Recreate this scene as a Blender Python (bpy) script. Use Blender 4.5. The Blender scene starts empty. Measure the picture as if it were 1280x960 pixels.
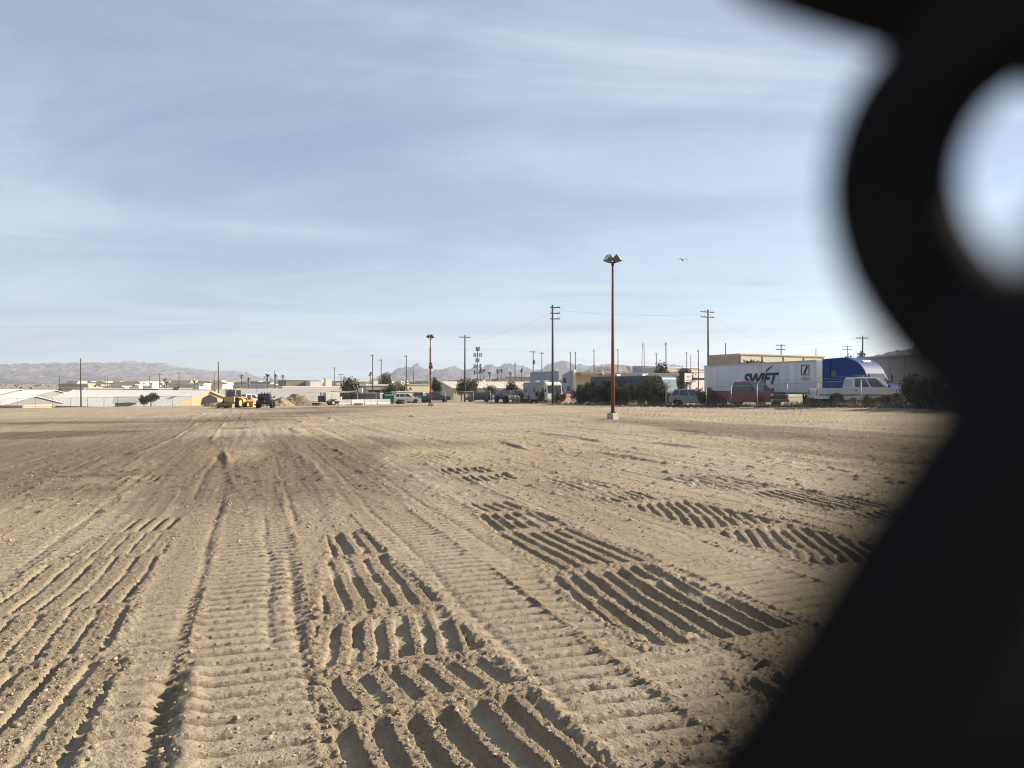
import bpy, bmesh, math, random
import numpy as np
from mathutils import Vector, Matrix

# ------------------------------------------------------------------ camera, sky, sun, exposure
sc = bpy.context.scene
col = sc.collection
EYE = 1.6
FPX = 890.0            # focal length in pixels of the 1280 px wide photograph
HOR = 485.0            # row of the horizon in the photograph

cam_d = bpy.data.cameras.new('camera')
cam = bpy.data.objects.new('camera', cam_d)
col.objects.link(cam)
cam.location = (0, 0, EYE)
cam.rotation_euler = (math.radians(90), 0, 0)
cam_d.sensor_width = 36.0
cam_d.lens = 36.0 * FPX / 1280.0
cam_d.shift_y = (HOR - 480.0) / 1280.0
cam_d.clip_start = 0.002
cam_d.clip_end = 30000
cam_d.dof.use_dof = True
cam_d.dof.focus_distance = 30.0
cam_d.dof.aperture_fstop = 12.5
sc.camera = cam

SUN_AZ = Vector((0.968, 0.25, 0)).normalized()      # horizontal direction towards the sun
SUN_EL = math.radians(25)
sun_dir = Vector((SUN_AZ.x * math.cos(SUN_EL), SUN_AZ.y * math.cos(SUN_EL), math.sin(SUN_EL)))
sun_d = bpy.data.lights.new('sun', 'SUN')
sun_d.energy = 5.0
sun_d.angle = math.radians(0.6)
sun_d.color = (1.0, 0.87, 0.68)
sun = bpy.data.objects.new('sun', sun_d)
col.objects.link(sun)
sun.location = (60, -20, 60)
sun.rotation_euler = sun_dir.to_track_quat('Z', 'Y').to_euler()

world = bpy.data.worlds.new('World')
sc.world = world
world.use_nodes = True
wt = world.node_tree
wt.nodes.clear()
def wn(t, **kw):
    n = wt.nodes.new(t)
    for k, v in kw.items():
        setattr(n, k, v)
    return n
def wl(a, b): wt.links.new(a, b)
w_out = wn('ShaderNodeOutputWorld')
w_bg = wn('ShaderNodeBackground')
w_bg.inputs['Strength'].default_value = 0.0615
w_sky = wn('ShaderNodeTexSky', sky_type='NISHITA')
w_sky.sun_disc = False
w_sky.sun_elevation = SUN_EL
w_sky.sun_rotation = math.atan2(SUN_AZ.x, SUN_AZ.y)
w_sky.altitude = 200
w_sky.air_density = 1.0
w_sky.dust_density = 0.4
w_sky.ozone_density = 2.0
# thin high cloud: noise laid on a flat layer overhead (direction / height)
w_tc = wn('ShaderNodeTexCoord')
w_sep = wn('ShaderNodeSeparateXYZ')
wl(w_tc.outputs['Generated'], w_sep.inputs[0])
def wmath(op, a, b=None, c=None):
    n = wn('ShaderNodeMath', operation=op)
    for i, v in enumerate((a, b, c)):
        if v is None: continue
        if isinstance(v, (int, float)): n.inputs[i].default_value = v
        else: wl(v, n.inputs[i])
    return n.outputs[0]
zc = wmath('ADD', wmath('MAXIMUM', w_sep.outputs[2], 0.0), 0.09)
cx = wmath('DIVIDE', w_sep.outputs[0], zc)
cy = wmath('DIVIDE', w_sep.outputs[1], zc)
w_comb = wn('ShaderNodeCombineXYZ')
wl(cx, w_comb.inputs[0]); wl(cy, w_comb.inputs[1])
def wnoise(scale, sx, sy, rot, detail, rough, dist, seed):
    m = wn('ShaderNodeMapping')
    m.inputs['Scale'].default_value = (sx, sy, 1)
    m.inputs['Rotation'].default_value = (0, 0, rot)
    m.inputs['Location'].default_value = (seed, seed * 0.7, 0)
    wl(w_comb.outputs[0], m.inputs[0])
    n = wn('ShaderNodeTexNoise', noise_dimensions='2D')
    n.inputs['Scale'].default_value = scale
    n.inputs['Detail'].default_value = detail
    n.inputs['Roughness'].default_value = rough
    n.inputs['Distortion'].default_value = dist
    wl(m.outputs[0], n.inputs['Vector'])
    return n.outputs['Fac']
def wramp(fac, lo, hi):
    n = wn('ShaderNodeMapRange', interpolation_type='SMOOTHSTEP')
    n.inputs['From Min'].default_value = lo
    n.inputs['From Max'].default_value = hi
    wl(fac, n.inputs['Value'])
    return n.outputs[0]
n_big = wramp(wnoise(0.45, 0.75, 1.15, 0.3, 7, 0.6, 0.7, 3.1), 0.36, 0.64)
n_str = wramp(wnoise(1.0, 0.55, 1.35, -0.25, 8, 0.66, 0.9, 8.4), 0.28, 0.74)
n_fine = wramp(wnoise(3.6, 0.7, 1.4, 0.5, 8, 0.7, 0.5, 1.7), 0.30, 0.75)
dens = wmath('ADD', wmath('MULTIPLY', n_big, 0.60), wmath('ADD', wmath('MULTIPLY', n_str, 0.27), wmath('MULTIPLY', n_fine, 0.13)))
dens = wmath('ADD', wmath('MULTIPLY', dens, 0.60), 0.36)
w_mix = wn('ShaderNodeMix', data_type='RGBA')
wl(dens, w_mix.inputs['Factor'])
wl(w_sky.outputs[0], w_mix.inputs['A'])
w_ct = wn('ShaderNodeMix', data_type='RGBA')
wl(wramp(wnoise(0.62, 0.6, 1.3, -0.35, 7, 0.62, 0.8, 5.6), 0.30, 0.70), w_ct.inputs['Factor'])
w_ct.inputs['A'].default_value = (2.85, 3.25, 4.35, 1)
w_ct.inputs['B'].default_value = (4.4, 4.95, 5.55, 1)
wl(w_ct.outputs['Result'], w_mix.inputs['B'])
# one small dark cloud streak low over the trucks
ys_ = wmath('MAXIMUM', w_sep.outputs[1], 0.05)
sa = wmath('DIVIDE', wmath('SUBTRACT', wmath('DIVIDE', w_sep.outputs[0], ys_), 0.343), 0.032)
sb = wmath('DIVIDE', wmath('SUBTRACT', wmath('DIVIDE', w_sep.outputs[2], ys_), 0.146), 0.0030)
sk_ = wmath('POWER', 2.718, wmath('MULTIPLY', wmath('ADD', wmath('MULTIPLY', sa, sa), wmath('MULTIPLY', sb, sb)), -1.0))
sk_ = wmath('MULTIPLY', sk_, 0.45)
w_mx2 = wn('ShaderNodeMix', data_type='RGBA')
wl(sk_, w_mx2.inputs['Factor'])
wl(w_mix.outputs['Result'], w_mx2.inputs['A'])
w_mx2.inputs['B'].default_value = (2.3, 2.7, 3.5, 1)
wl(w_mx2.outputs['Result'], w_bg.inputs['Color'])
wl(w_bg.outputs[0], w_out.inputs[0])

sc.view_settings.view_transform = 'Standard'
sc.view_settings.look = 'None'
sc.view_settings.exposure = 1.32
sc.view_settings.gamma = 1
sc.view_settings.use_curve_mapping = False
sc.render.engine = 'CYCLES'
sc.cycles.use_denoising = True
sc.cycles.filter_width = 1.1
sc.cycles.max_bounces = 6
sc.cycles.diffuse_bounces = 3
sc.cycles.glossy_bounces = 3
sc.cycles.transparent_max_bounces = 24
sc.cycles.volume_bounces = 0
sc.cycles.sample_clamp_indirect = 4

# ------------------------------------------------------------------ helpers
R = math.radians
rng = np.random.default_rng(7)
random.seed(7)

def at(px, py, Y):
    """a point of the place seen at photograph pixel (px, py), Y metres away"""
    return Vector(((px - 640.0) / FPX * Y, Y, EYE - (py - HOR) / FPX * Y))
def xat(px, Y): return (px - 640.0) / FPX * Y

def smooth(a, b, x):
    t = np.clip((x - a) / (b - a), 0, 1)
    return t * t * (3 - 2 * t)
_tab = rng.random((512, 512))
def vnoise(x, y, seed=0):
    x = np.asarray(x, float) + seed * 17.31; y = np.asarray(y, float) + seed * 9.77
    xi = np.floor(x).astype(np.int64); yi = np.floor(y).astype(np.int64)
    fx = x - xi; fy = y - yi
    fx = fx * fx * fx * (fx * (fx * 6 - 15) + 10); fy = fy * fy * fy * (fy * (fy * 6 - 15) + 10)
    x0 = xi & 511; x1 = (xi + 1) & 511; y0 = yi & 511; y1 = (yi + 1) & 511
    a = _tab[y0, x0]; b = _tab[y0, x1]; c = _tab[y1, x0]; d = _tab[y1, x1]
    return (a + (b - a) * fx) * (1 - fy) + (c + (d - c) * fx) * fy - 0.5
def fbm(x, y, oct=4, seed=0, gain=0.5):
    s = 0; a = 1.0
    for i in range(oct):
        s = s + a * vnoise(x, y, seed + i * 3.7); x = x * 2.03; y = y * 2.03; a *= gain
    return s

# --- materials
MATS = {}
def mat(name, color, rough=0.7, metal=0.0, var=0.0, vscale=3.0, bump=0.0, bscale=30.0, spec=0.4, streak=None, coat=0.0, color2=None):
    if name in MATS: return MATS[name]
    m = bpy.data.materials.new(name); m.use_nodes = True
    nt = m.node_tree; b = nt.nodes['Principled BSDF']
    b.inputs['Base Color'].default_value = (*color, 1)
    b.inputs['Roughness'].default_value = rough
    b.inputs['Metallic'].default_value = metal
    b.inputs['Specular IOR Level'].default_value = spec
    b.inputs['Coat Weight'].default_value = coat
    b.inputs['Coat Roughness'].default_value = 0.08
    tc = nt.nodes.new('ShaderNodeTexCoord')
    mp = nt.nodes.new('ShaderNodeMapping')
    nt.links.new(tc.outputs['Object'], mp.inputs[0])
    if streak: mp.inputs['Scale'].default_value = streak
    if var > 0:
        n = nt.nodes.new('ShaderNodeTexNoise'); n.inputs['Scale'].default_value = vscale
        n.inputs['Detail'].default_value = 6; n.inputs['Roughness'].default_value = 0.65
        nt.links.new(mp.outputs[0], n.inputs['Vector'])
        mx = nt.nodes.new('ShaderNodeMix'); mx.data_type = 'RGBA'
        r = nt.nodes.new('ShaderNodeMapRange'); r.inputs['From Min'].default_value = 0.3; r.inputs['From Max'].default_value = 0.7
        nt.links.new(n.outputs['Fac'], r.inputs['Value']); nt.links.new(r.outputs[0], mx.inputs['Factor'])
        c2 = color2 if color2 else tuple(c * (1 - var) for c in color)
        mx.inputs['A'].default_value = (*c2, 1)
        mx.inputs['B'].default_value = (*[min(1, c * (1 + var * 0.35)) for c in color], 1)
        nt.links.new(mx.outputs['Result'], b.inputs['Base Color'])
    if bump > 0:
        n2 = nt.nodes.new('ShaderNodeTexNoise'); n2.inputs['Scale'].default_value = bscale; n2.inputs['Detail'].default_value = 5
        nt.links.new(mp.outputs[0], n2.inputs['Vector'])
        bp = nt.nodes.new('ShaderNodeBump'); bp.inputs['Strength'].default_value = bump; bp.inputs['Distance'].default_value = 0.02
        nt.links.new(n2.outputs['Fac'], bp.inputs['Height']); nt.links.new(bp.outputs[0], b.inputs['Normal'])
    MATS[name] = m
    return m
def glass(name='window_glass', color=(0.02, 0.025, 0.03), rough=0.06):
    return mat(name, color, rough=rough, spec=0.8)

# --- mesh builder: collects shapes, links them as one mesh object
class MB:
    def __init__(self): self.v = []; self.f = []
    def add(self, vs, fs):
        o = len(self.v); self.v.extend([tuple(p) for p in vs]); self.f.extend([tuple(i + o for i in q) for q in fs]); return self
    def box(self, c, s, rz=0.0, ry=0.0, rx=0.0):
        M = Matrix.Rotation(rz, 3, 'Z') @ Matrix.Rotation(ry, 3, 'Y') @ Matrix.Rotation(rx, 3, 'X')
        c = Vector(c); vs = []
        for dx, dy, dz in ((-1,-1,-1),(1,-1,-1),(1,1,-1),(-1,1,-1),(-1,-1,1),(1,-1,1),(1,1,1),(-1,1,1)):
            vs.append(c + M @ Vector((dx * s[0] / 2, dy * s[1] / 2, dz * s[2] / 2)))
        return self.add(vs, [(0,3,2,1),(4,5,6,7),(0,1,5,4),(1,2,6,5),(2,3,7,6),(3,0,4,7)])
    def cyl(self, p0, p1, r0, r1=None, n=10, caps=True):
        if r1 is None: r1 = r0
        p0 = Vector(p0); p1 = Vector(p1); d = (p1 - p0).normalized()
        a = Vector((0, 0, 1)) if abs(d.z) < 0.9 else Vector((1, 0, 0))
        u = d.cross(a).normalized(); w = d.cross(u)
        vs = []
        for p, r in ((p0, r0), (p1, r1)):
            for i in range(n):
                t = 2 * math.pi * i / n
                vs.append(p + (u * math.cos(t) + w * math.sin(t)) * r)
        fs = [(i, (i + 1) % n, n + (i + 1) % n, n + i) for i in range(n)]
        if caps: fs += [tuple(range(n - 1, -1, -1)), tuple(range(n, 2 * n))]
        return self.add(vs, fs)
    def tube(self, pts, r, n=8, caps=True):
        pts = [Vector(p) for p in pts]; vs = []; m = len(pts)
        rr = r if isinstance(r, (list, tuple)) else [r] * m
        t0 = (pts[1] - pts[0]).normalized()
        a = Vector((0, 0, 1)) if abs(t0.z) < 0.9 else Vector((1, 0, 0))
        u = t0.cross(a).normalized()
        for i in range(m):
            t = (pts[min(i + 1, m - 1)] - pts[max(i - 1, 0)]).normalized()
            u = (u - t * u.dot(t)).normalized(); w = t.cross(u)
            for k in range(n):
                g = 2 * math.pi * k / n
                vs.append(pts[i] + (u * math.cos(g) + w * math.sin(g)) * rr[i])
        fs = [(i * n + k, i * n + (k + 1) % n, (i + 1) * n + (k + 1) % n, (i + 1) * n + k) for i in range(m - 1) for k in range(n)]
        if caps: fs += [tuple(range(n - 1, -1, -1)), tuple(range((m - 1) * n, m * n))]
        return self.add(vs, fs)
    def prism(self, prof, y0, y1):
        """side outline (x, z) pushed from y0 to y1"""
        n = len(prof)
        vs = [(x, y0, z) for x, z in prof] + [(x, y1, z) for x, z in prof]
        fs = [tuple(range(n)), tuple(range(2 * n - 1, n - 1, -1))] + [(i, n + i, n + (i + 1) % n, (i + 1) % n) for i in range(n)]
        return self.add(vs, fs)
    def hexa(self, v8):
        return self.add(v8, [(0,3,2,1),(4,5,6,7),(0,1,5,4),(1,2,6,5),(2,3,7,6),(3,0,4,7)])
    def plate(self, quad, u0, u1, v0, v1, off, th=0.01):
        """thin plate on a four-cornered face (corners a b c d), proud of it by off"""
        a, b, c, d = [Vector(q) for q in quad]
        n = (b - a).cross(d - a).normalized()
        def P(u, v): return (a * (1 - u) + b * u) * (1 - v) + (d * (1 - u) + c * u) * v
        q = [P(u0, v0), P(u1, v0), P(u1, v1), P(u0, v1)]
        return self.hexa([p + n * (off - th) for p in q] + [p + n * off for p in q])
    def poly_plate(self, pts3, th_vec):
        n = len(pts3); t = Vector(th_vec); pts3 = [Vector(p) for p in pts3]
        return self.add(pts3 + [p + t for p in pts3], [tuple(range(n)), tuple(range(2 * n - 1, n - 1, -1))] + [(i, n + i, n + (i + 1) % n, (i + 1) % n) for i in range(n)])
    def mesh(self, name):
        me = bpy.data.meshes.new(name); me.from_pydata(self.v, [], self.f)
        bm = bmesh.new(); bm.from_mesh(me); bmesh.ops.recalc_face_normals(bm, faces=bm.faces); bm.to_mesh(me); bm.free()
        return me
    def build(self, name, m, parent=None, smooth=False, bevel=0.0, seg=2):
        me = self.mesh(name); me.materials.append(m)
        if smooth: me.shade_smooth()
        o = bpy.data.objects.new(name, me); col.objects.link(o)
        if parent: o.parent = parent
        if bevel > 0:
            b = o.modifiers.new('bevel', 'BEVEL'); b.width = bevel; b.segments = seg; b.limit_method = 'ANGLE'; b.angle_limit = R(28)
            me.shade_smooth(); b.harden_normals = True
        return o
def link_mesh(name, me, parent=None):
    o = bpy.data.objects.new(name, me); col.objects.link(o)
    if parent: o.parent = parent
    return o
def tag(o, label=None, cat=None, group=None, kind=None):
    if label: o['label'] = label
    if cat: o['category'] = cat
    if group: o['group'] = group
    if kind: o['kind'] = kind
    return o
def thing(name, label, cat, loc=(0, 0, 0), rz=0.0, group=None):
    o = bpy.data.objects.new(name, None); col.objects.link(o); o.empty_display_size = 0.2
    o.location = loc; o.rotation_euler = (0, 0, rz)
    return tag(o, label, cat, group)
def copy_tree(o, parent=None):
    c = o.copy(); col.objects.link(c); c.parent = parent
    for ch in list(o.children): copy_tree(ch, c)
    return c
# ------------------------------------------------------------------ the ground: one sheet, graded in density
DX, DY = -0.342, 0.940         # direction in which the machines drove
LOT_FAR = 128.0

def lot_plane(X, Y):
    return 0.014 * X - 0.006 * Y
def terrain(X, Y):
    """large form of the land: the graded lot, its edge and the lower ground beyond"""
    X = np.asarray(X, float); Y = np.asarray(Y, float)
    Yc = np.clip(Y, -50, 140); Xc = np.clip(X, -110, 60)
    z = lot_plane(Xc, Yc)
    z = z + 0.30 * smooth(14, 27, X) * smooth(36, 46, Y) * (1 - smooth(52, 75, Y))
    low = -6.5 + 4.6 * smooth(-60, 25, X)                      # ground level beyond the lot edge
    edge = LOT_FAR + 2.0 + 3 * vnoise(X * 0.05, 0 * X, 3) + 22 * smooth(-40, -15, X)
    k = smooth(0, 16, Y - edge)
    z = z * (1 - k) + (low + 0.020 * np.clip(Y - 170, 0, 430) + 0.008 * np.clip(Y - 600, 0, 1400)) * k
    return z

TRACKS = []   # tyre tread prints: (s0, s1, t centre, width near, width far, slant, pitch, duty, depth)
def seg(*a): TRACKS.append(a)
seg(2.0, 3.56, 0.86, 1.10, 1.02, -0.03, 0.165, 0.60, 0.062)
seg(3.60, 4.16, 0.88, 1.02, 0.97, -0.14, 0.165, 0.42, 0.036)
seg(4.20, 5.16, 0.88, 0.97, 0.86, 0.15, 0.150, 0.58, 0.055)
seg(5.26, 7.06, 0.93, 0.84, 0.56, 0.00, 0.165, 0.34, 0.040)
seg(7.12, 8.5, 0.99, 0.52, 0.34, 0.02, 0.170, 0.50, 0.050)
seg(1.6, 3.30, 2.95, 0.85, 0.85, 0.03, 0.165, 0.58, 0.058)
seg(3.80, 5.72, 2.90, 1.12, 1.02, 0.10, 0.155, 0.60, 0.058)
seg(5.80, 7.62, 3.02, 1.02, 0.98, -0.02, 0.160, 0.36, 0.045)
seg(7.70, 8.95, 3.12, 0.96, 0.70, 0.08, 0.155, 0.58, 0.060)
seg(9.02, 9.9, 3.20, 0.66, 0.50, 0.00, 0.160, 0.40, 0.035)
seg(3.4, 5.00, -1.22, 0.98, 0.98, 0.05, 0.200, 0.30, 0.042)
seg(5.05, 6.2, -1.35, 0.98, 0.98, -0.06, 0.185, 0.20, 0.030)
seg(6.25, 8.05, -1.40, 1.00, 0.92, 0.02, 0.185, 0.24, 0.042)
seg(8.1, 9.4, -1.30, 0.85, 0.70, 0.0, 0.170, 0.25, 0.016)
seg(10.2, 12.4, 5.3, 0.95, 0.9, 0.05, 0.165, 0.35, 0.020)
seg(9.3, 11.4, 7.6, 1.0, 0.95, 0.1, 0.165, 0.35, 0.022)
seg(16.5, 19.0, 4.2, 0.9, 0.9, 0.0, 0.18, 0.4, 0.022)
seg(9.5, 10.5, -1.22, 0.62, 0.55, 0.05, 0.160, 0.45, 0.045)
seg(5.0, 6.75, 5.30, 1.05, 1.05, 0.55, 0.150, 0.42, 0.050)
seg(6.82, 8.85, 5.32, 1.05, 1.00, 0.45, 0.150, 0.40, 0.052)
seg(8.95, 10.1, 5.2, 0.95, 0.90, 0.10, 0.150, 0.35, 0.035)
seg(5.6, 7.1, 7.55, 1.05, 1.05, 0.45, 0.150, 0.42, 0.052)
seg(7.2, 9.2, 7.60, 1.05, 1.00, 0.15, 0.150, 0.35, 0.045)
seg(12.2, 13.2, 4.1, 1.0, 0.95, 0.05, 0.170, 0.45, 0.06)
seg(13.5, 14.7, 4.05, 0.95, 0.85, 0.05, 0.170, 0.40, 0.055)
seg(15.0, 16.1, -2.0, 0.6, 0.5, 0.05, 0.170, 0.45, 0.05)
seg(3.2, 5.4, -3.30, 1.00, 1.00, 0.04, 0.170, 0.45, 0.050)
seg(6.4, 8.6, -3.45, 1.00, 0.95, -0.04, 0.170, 0.40, 0.040)
seg(3.5, 5.0, 7.5, 1.05, 1.05, 0.25, 0.150, 0.5, 0.055)

def relief(X, Y):
    """tracks, ruts, streaks and clods left by the machines; returns height, looseness, dampness"""
    X = np.asarray(X, float); Y = np.asarray(Y, float)
    dist = np.hypot(X, Y)
    s = DX * X + DY * Y
    t0 = DY * X - DX * Y
    t = t0 + 0.07 * vnoise(s * 0.35, t0 * 0.2, 11) + 0.02 * vnoise(s * 1.9, t0 * 0.6, 12)
    near = 1 - smooth(16, 34, dist)
    h = 0.035 * fbm(X * 0.25, Y * 0.25, 3, 1)
    loose = 0.5 + 0.9 * fbm(s * 0.12, t * 0.8, 4, 21)
    # --- dozer grouser prints in parallel bands
    W = 0.80
    k = np.floor((t + 0.37) / W)
    ft = (t + 0.37) / W - k
    kr = vnoise(k * 7.13, k * 0 + 0.5, 31) + 0.5
    strength = 0.35 + 0.75 * kr
    strength = np.where((k >= -1) & (k <= 0), 1.15, strength)
    strength = np.where((k >= 2) & (k <= 3), 1.0, strength)
    patch = smooth(-0.22, 0.12, fbm(s * 0.33 + k * 5.1, t * 0.5, 3, 33))
    patch = np.where((k >= -1) & (k <= 3) & (s < 6), 0.65 + 0.35 * patch, patch)
    fadeS = 1 - 0.85 * smooth(6.5, 13, s)
    gs = strength * patch * fadeS * near
    ph = (s - 0.05 * t + 0.05 * np.sin(t * 2.0 + k) + 0.035 * vnoise(s * 1.2, t * 2.5, 35) + 0.006 * vnoise(s * 7, t * 9, 36) + k * 0.37) / 0.165
    f = ph - np.floor(ph)
    slot = np.exp(-(np.abs(f - 0.5) / 0.11) ** 4)
    lip = np.exp(-((f - 0.70) / 0.11) ** 2); grit = vnoise(X * 55, Y * 55, 38) + 0.5 * vnoise(X * 20, Y * 20, 39)
    breakup = smooth(-0.28, 0.06, fbm(X * 5.2, Y * 5.2, 3, 37))
    inb = smooth(0.0, 0.07, ft) * (1 - smooth(0.93, 1.0, ft))
    g = gs * inb * (-0.050 * slot * (0.45 + 0.55 * breakup) + 0.004 * lip * (1 + 3.0 * grit) + 0.006 * (f - 0.5) * (f > 0.5))
    loose = loose * (1 - 0.7 * np.clip(gs, 0, 1) * inb) + gs * inb * 0.55 * lip * smooth(-0.15, 0.3, grit)
    h = h + g
    # ridges of spilled soil between bands, and ruts
    edge = np.minimum(ft, 1 - ft) * W
    ber = np.exp(-(edge / 0.05) ** 2) * smooth(-0.15, 0.3, fbm(s * 0.9, k * 3.3, 3, 41)) * near
    h = h + 0.014 * ber * (1 + 1.8 * vnoise(X * 40, Y * 40, 42))
    loose = loose + 0.35 * ber
    rut = np.exp(-((t + 0.40) / 0.055) ** 2) * (1 - smooth(4.3, 4.8, s)) * (0.75 + vnoise(s * 3, t, 44))
    h = h - 0.055 * rut + 0.03 * np.exp(-((t + 0.27) / 0.06) ** 2) * (1 - smooth(4.2, 4.9, s))
    for tc, sa, sb, a in ((0.33, 2.0, 8.0, 0.030), (0.14, 4.5, 10.5, 0.022), (-0.45, 5.0, 13.0, 0.020), (1.52, 3.0, 14.0, 0.018), (2.3, 6.0, 18.0, 0.016),
                          (3.75, 8.0, 22.0, 0.018), (4.5, 5.0, 12.0, 0.015), (-2.1, 6.0, 14, 0.018), (6.4, 6.0, 22.0, 0.018), (0.5, 9.0, 22.0, 0.018),
                          (1.6, 12.0, 30.0, 0.026), (3.0, 14.0, 34.0, 0.026), (5.6, 12.0, 34.0, 0.028), (7.2, 10.0, 34.0, 0.028), (8.9, 10.0, 34.0, 0.028), (10.6, 9.0, 34.0, 0.028), (12.5, 9.0, 34.0, 0.028), (-0.9, 12.0, 30.0, 0.024), (-3.9, 7.0, 26.0, 0.024), (-5.4, 7.0, 26.0, 0.024)):
        m = np.exp(-((t - tc - 0.05 * vnoise(s * 0.7, s * 0 + tc, 46)) / 0.035) ** 2) * smooth(sa, sa + 0.4, s) * (1 - smooth(sb - 1, sb, s))
        h = h - a * m * (0.35 + 0.65 * (np.sin(s * 2 * math.pi / 0.115 + 2 * vnoise(s, s * 0, 47)) > -0.1)) * near
    # --- tyre tread prints
    for (s0, s1, tc, w0, w1, sl, pitch, duty, dep) in TRACKS:
        sel = (s > s0 - 0.5) & (s < s1 + 0.5) & (np.abs(t - tc) < 0.95)
        if not np.any(sel): continue
        S = s[sel] + 0.06 * vnoise(X[sel] * 3, Y[sel] * 3, 51); T = t[sel] + 0.013 * vnoise(X[sel] * 4, Y[sel] * 4, 52) + 0.014 * vnoise(X[sel] * 17, Y[sel] * 17, 59)
        u = np.clip((S - s0) / (s1 - s0), 0, 1); hw = (w0 + (w1 - w0) * u) / 2
        tt = T - tc
        ms = smooth(s0 - 0.05, s0 + 0.05, S) * (1 - smooth(s1 - 0.05, s1 + 0.05, S))
        mt = 1 - smooth(hw - 0.02, hw + 0.05, np.abs(tt))
        m = ms * mt
        bend = 0.008 * np.sin((S - s0) * 3.1 + tc)
        q = (tt - sl * (S - (s0 + s1) / 2) - bend) / pitch
        fq = q - np.floor(q); kq = np.floor(q)
        d = np.abs(fq - 0.5)
        wid = duty / 2 * (1 + 0.5 * vnoise(kq * 3.7, kq * 0 + s0, 53))
        pulse = 1 - smooth(wid - 0.05, wid + 0.05, d + 0.03 * vnoise(X[sel] * 30, Y[sel] * 30, 57))
        e0 = 0.10 * (vnoise(kq * 2.9, kq * 0 + tc, 54) + 0.5)
        pulse = pulse * smooth(s0 + e0 - 0.02, s0 + e0 + 0.05, S) * (1 - smooth(s1 - e0 - 0.05, s1 - e0 + 0.02, S))
        rough = fbm(X[sel] * 46, Y[sel] * 46, 2, 55)
        fill = smooth(-0.1, 0.5, fbm(X[sel] * 2.3, Y[sel] * 2.3, 3, 56))
        lug = -0.84 * dep * pulse * (1 - 0.85 * fill) * (0.65 + 0.9 * (vnoise(kq * 5.3, kq * 0 + s1, 58) + 0.5)) + 0.006 * (1 - pulse) * (1 + 1.6 * rough)
        rim = np.exp(-((np.abs(tt) - hw - 0.05) / 0.045) ** 2) * ms * 0.011 * (1 + 2.2 * rough)
        rims = (np.exp(-((S - s0 + 0.07) / 0.05) ** 2) + np.exp(-((S - s1 - 0.07) / 0.05) ** 2)) * mt * 0.007 * (1 + 2.4 * rough)
        hs = h[sel]
        h[sel] = hs * (1 - 0.9 * m) + m * lug + rim + rims
        lo = loose[sel]
        loose[sel] = lo * (1 - m) + m * (0.15 + 0.55 * (1 - pulse)) + 0.4 * (rim + rims) / 0.03
    # --- long streaks and drag lines over the whole lot
    st = fbm(t * 1.9, s * 0.06, 4, 61, 0.6)
    h = h + 0.036 * st * smooth(4, 14, dist)
    tl = np.sin(s * 2 * math.pi / 0.42 + 3 * vnoise(t * 1.3, s * 0.1, 68))
    h = h + 0.012 * tl * smooth(0.05, 0.3, fbm(t * 0.9, s * 0.07, 3, 69)) * smooth(9, 15, dist) * (1 - smooth(40, 60, dist))
    st2 = np.abs(vnoise(t * 0.9 + 0.6 * vnoise(s * 0.05, t * 0.2, 63), s * 0.035, 62))
    h = h + 0.045 * np.exp(-(st2 / 0.035) ** 2) * smooth(9, 20, dist) * (0.4 + 1.2 * smooth(-0.1, 0.3, vnoise(s * 0.35, t * 2, 64)))
    # cross-graded passes in the right half
    cr = fbm((s + 0.25 * t) * 1.1, t * 0.10, 3, 66, 0.6)
    h = h + 0.030 * cr * smooth(10, 22, dist) * smooth(-2, 8, X)
    # --- clods
    amp = 0.22 + 1.15 * np.clip(loose, 0, 1)
    nz = 1 - smooth(25, 70, dist)
    h = h + amp * nz * (0.004 * fbm(X * 9, Y * 9, 3, 71) + 0.010 * fbm(X * 42, Y * 42, 2, 72))
    cl = smooth(0.20, 0.30, vnoise(X * 24, Y * 24, 73)) * smooth(-0.05, 0.25, vnoise(X * 1.7, Y * 1.7, 74))
    h = h + 0.006 * cl * amp * nz
    # small lumps seen as dark specks further out
    lump = smooth(0.26, 0.40, vnoise(X * 5.5, Y * 5.5, 75)) * smooth(7, 14, dist)
    h = h + 0.030 * lump * (1 - smooth(60, 90, dist))
    # --- damp, freshly turned soil: a broad sweep across the left and middle of the lot
    xb = -19 - 0.10 * (60 - Y) * (Y < 60) + 2.5 * vnoise(Y * 0.08, Y * 0, 86)
    yb = 56 + 0.30 * X + 6 * vnoise(X * 0.05, X * 0, 81)
    damp = np.exp(-((Y - yb) / 9.0) ** 2) * smooth(3, -22, X) if False else np.exp(-((Y - yb) / (8.0 + 0.08 * np.abs(X))) ** 2) * (1 - smooth(-24, -8, X))
    damp = np.maximum(0.7 * damp, np.exp(-((X - xb) / (3.5 + 0.03 * Y)) ** 2) * smooth(20, 27, Y) * (1 - smooth(62, 100, Y)))
    damp = np.maximum(damp, 1.0 * np.exp(-((Y - 31 - 0.1 * X) / 6.0) ** 2) * (1 - smooth(-24, -17, X)))
    loose = loose + 0.8 * np.exp(-((Y - 20.5 - 0.05 * X) / 3.0) ** 2) * (1 - smooth(-4, 8, X))
    damp = damp * (0.6 + 0.9 * smooth(-0.2, 0.3, fbm(X * 0.06, Y * 0.5, 4, 82)))
    y2 = 95 + 0.28 * X
    damp = np.maximum(damp, 0.9 * np.exp(-((Y - y2) / 7.0) ** 2) * smooth(-34, -26, X) * (1 - smooth(-14, -9, X)))
    damp = np.maximum(damp, 0.75 * smooth(0.0, 0.28, fbm(s * 0.05 + 3, t * 0.22, 5, 83)) * smooth(8, 13, dist) * (1 - smooth(26, 60, dist)))
    damp = np.maximum(damp, 0.85 * np.exp(-((Y - 14.5 - 0.12 * X) / 2.6) ** 2) * (1 - smooth(-3, 2.5, X)) * (0.6 + fbm(X * 0.4, Y * 0.8, 3, 85)))
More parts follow.
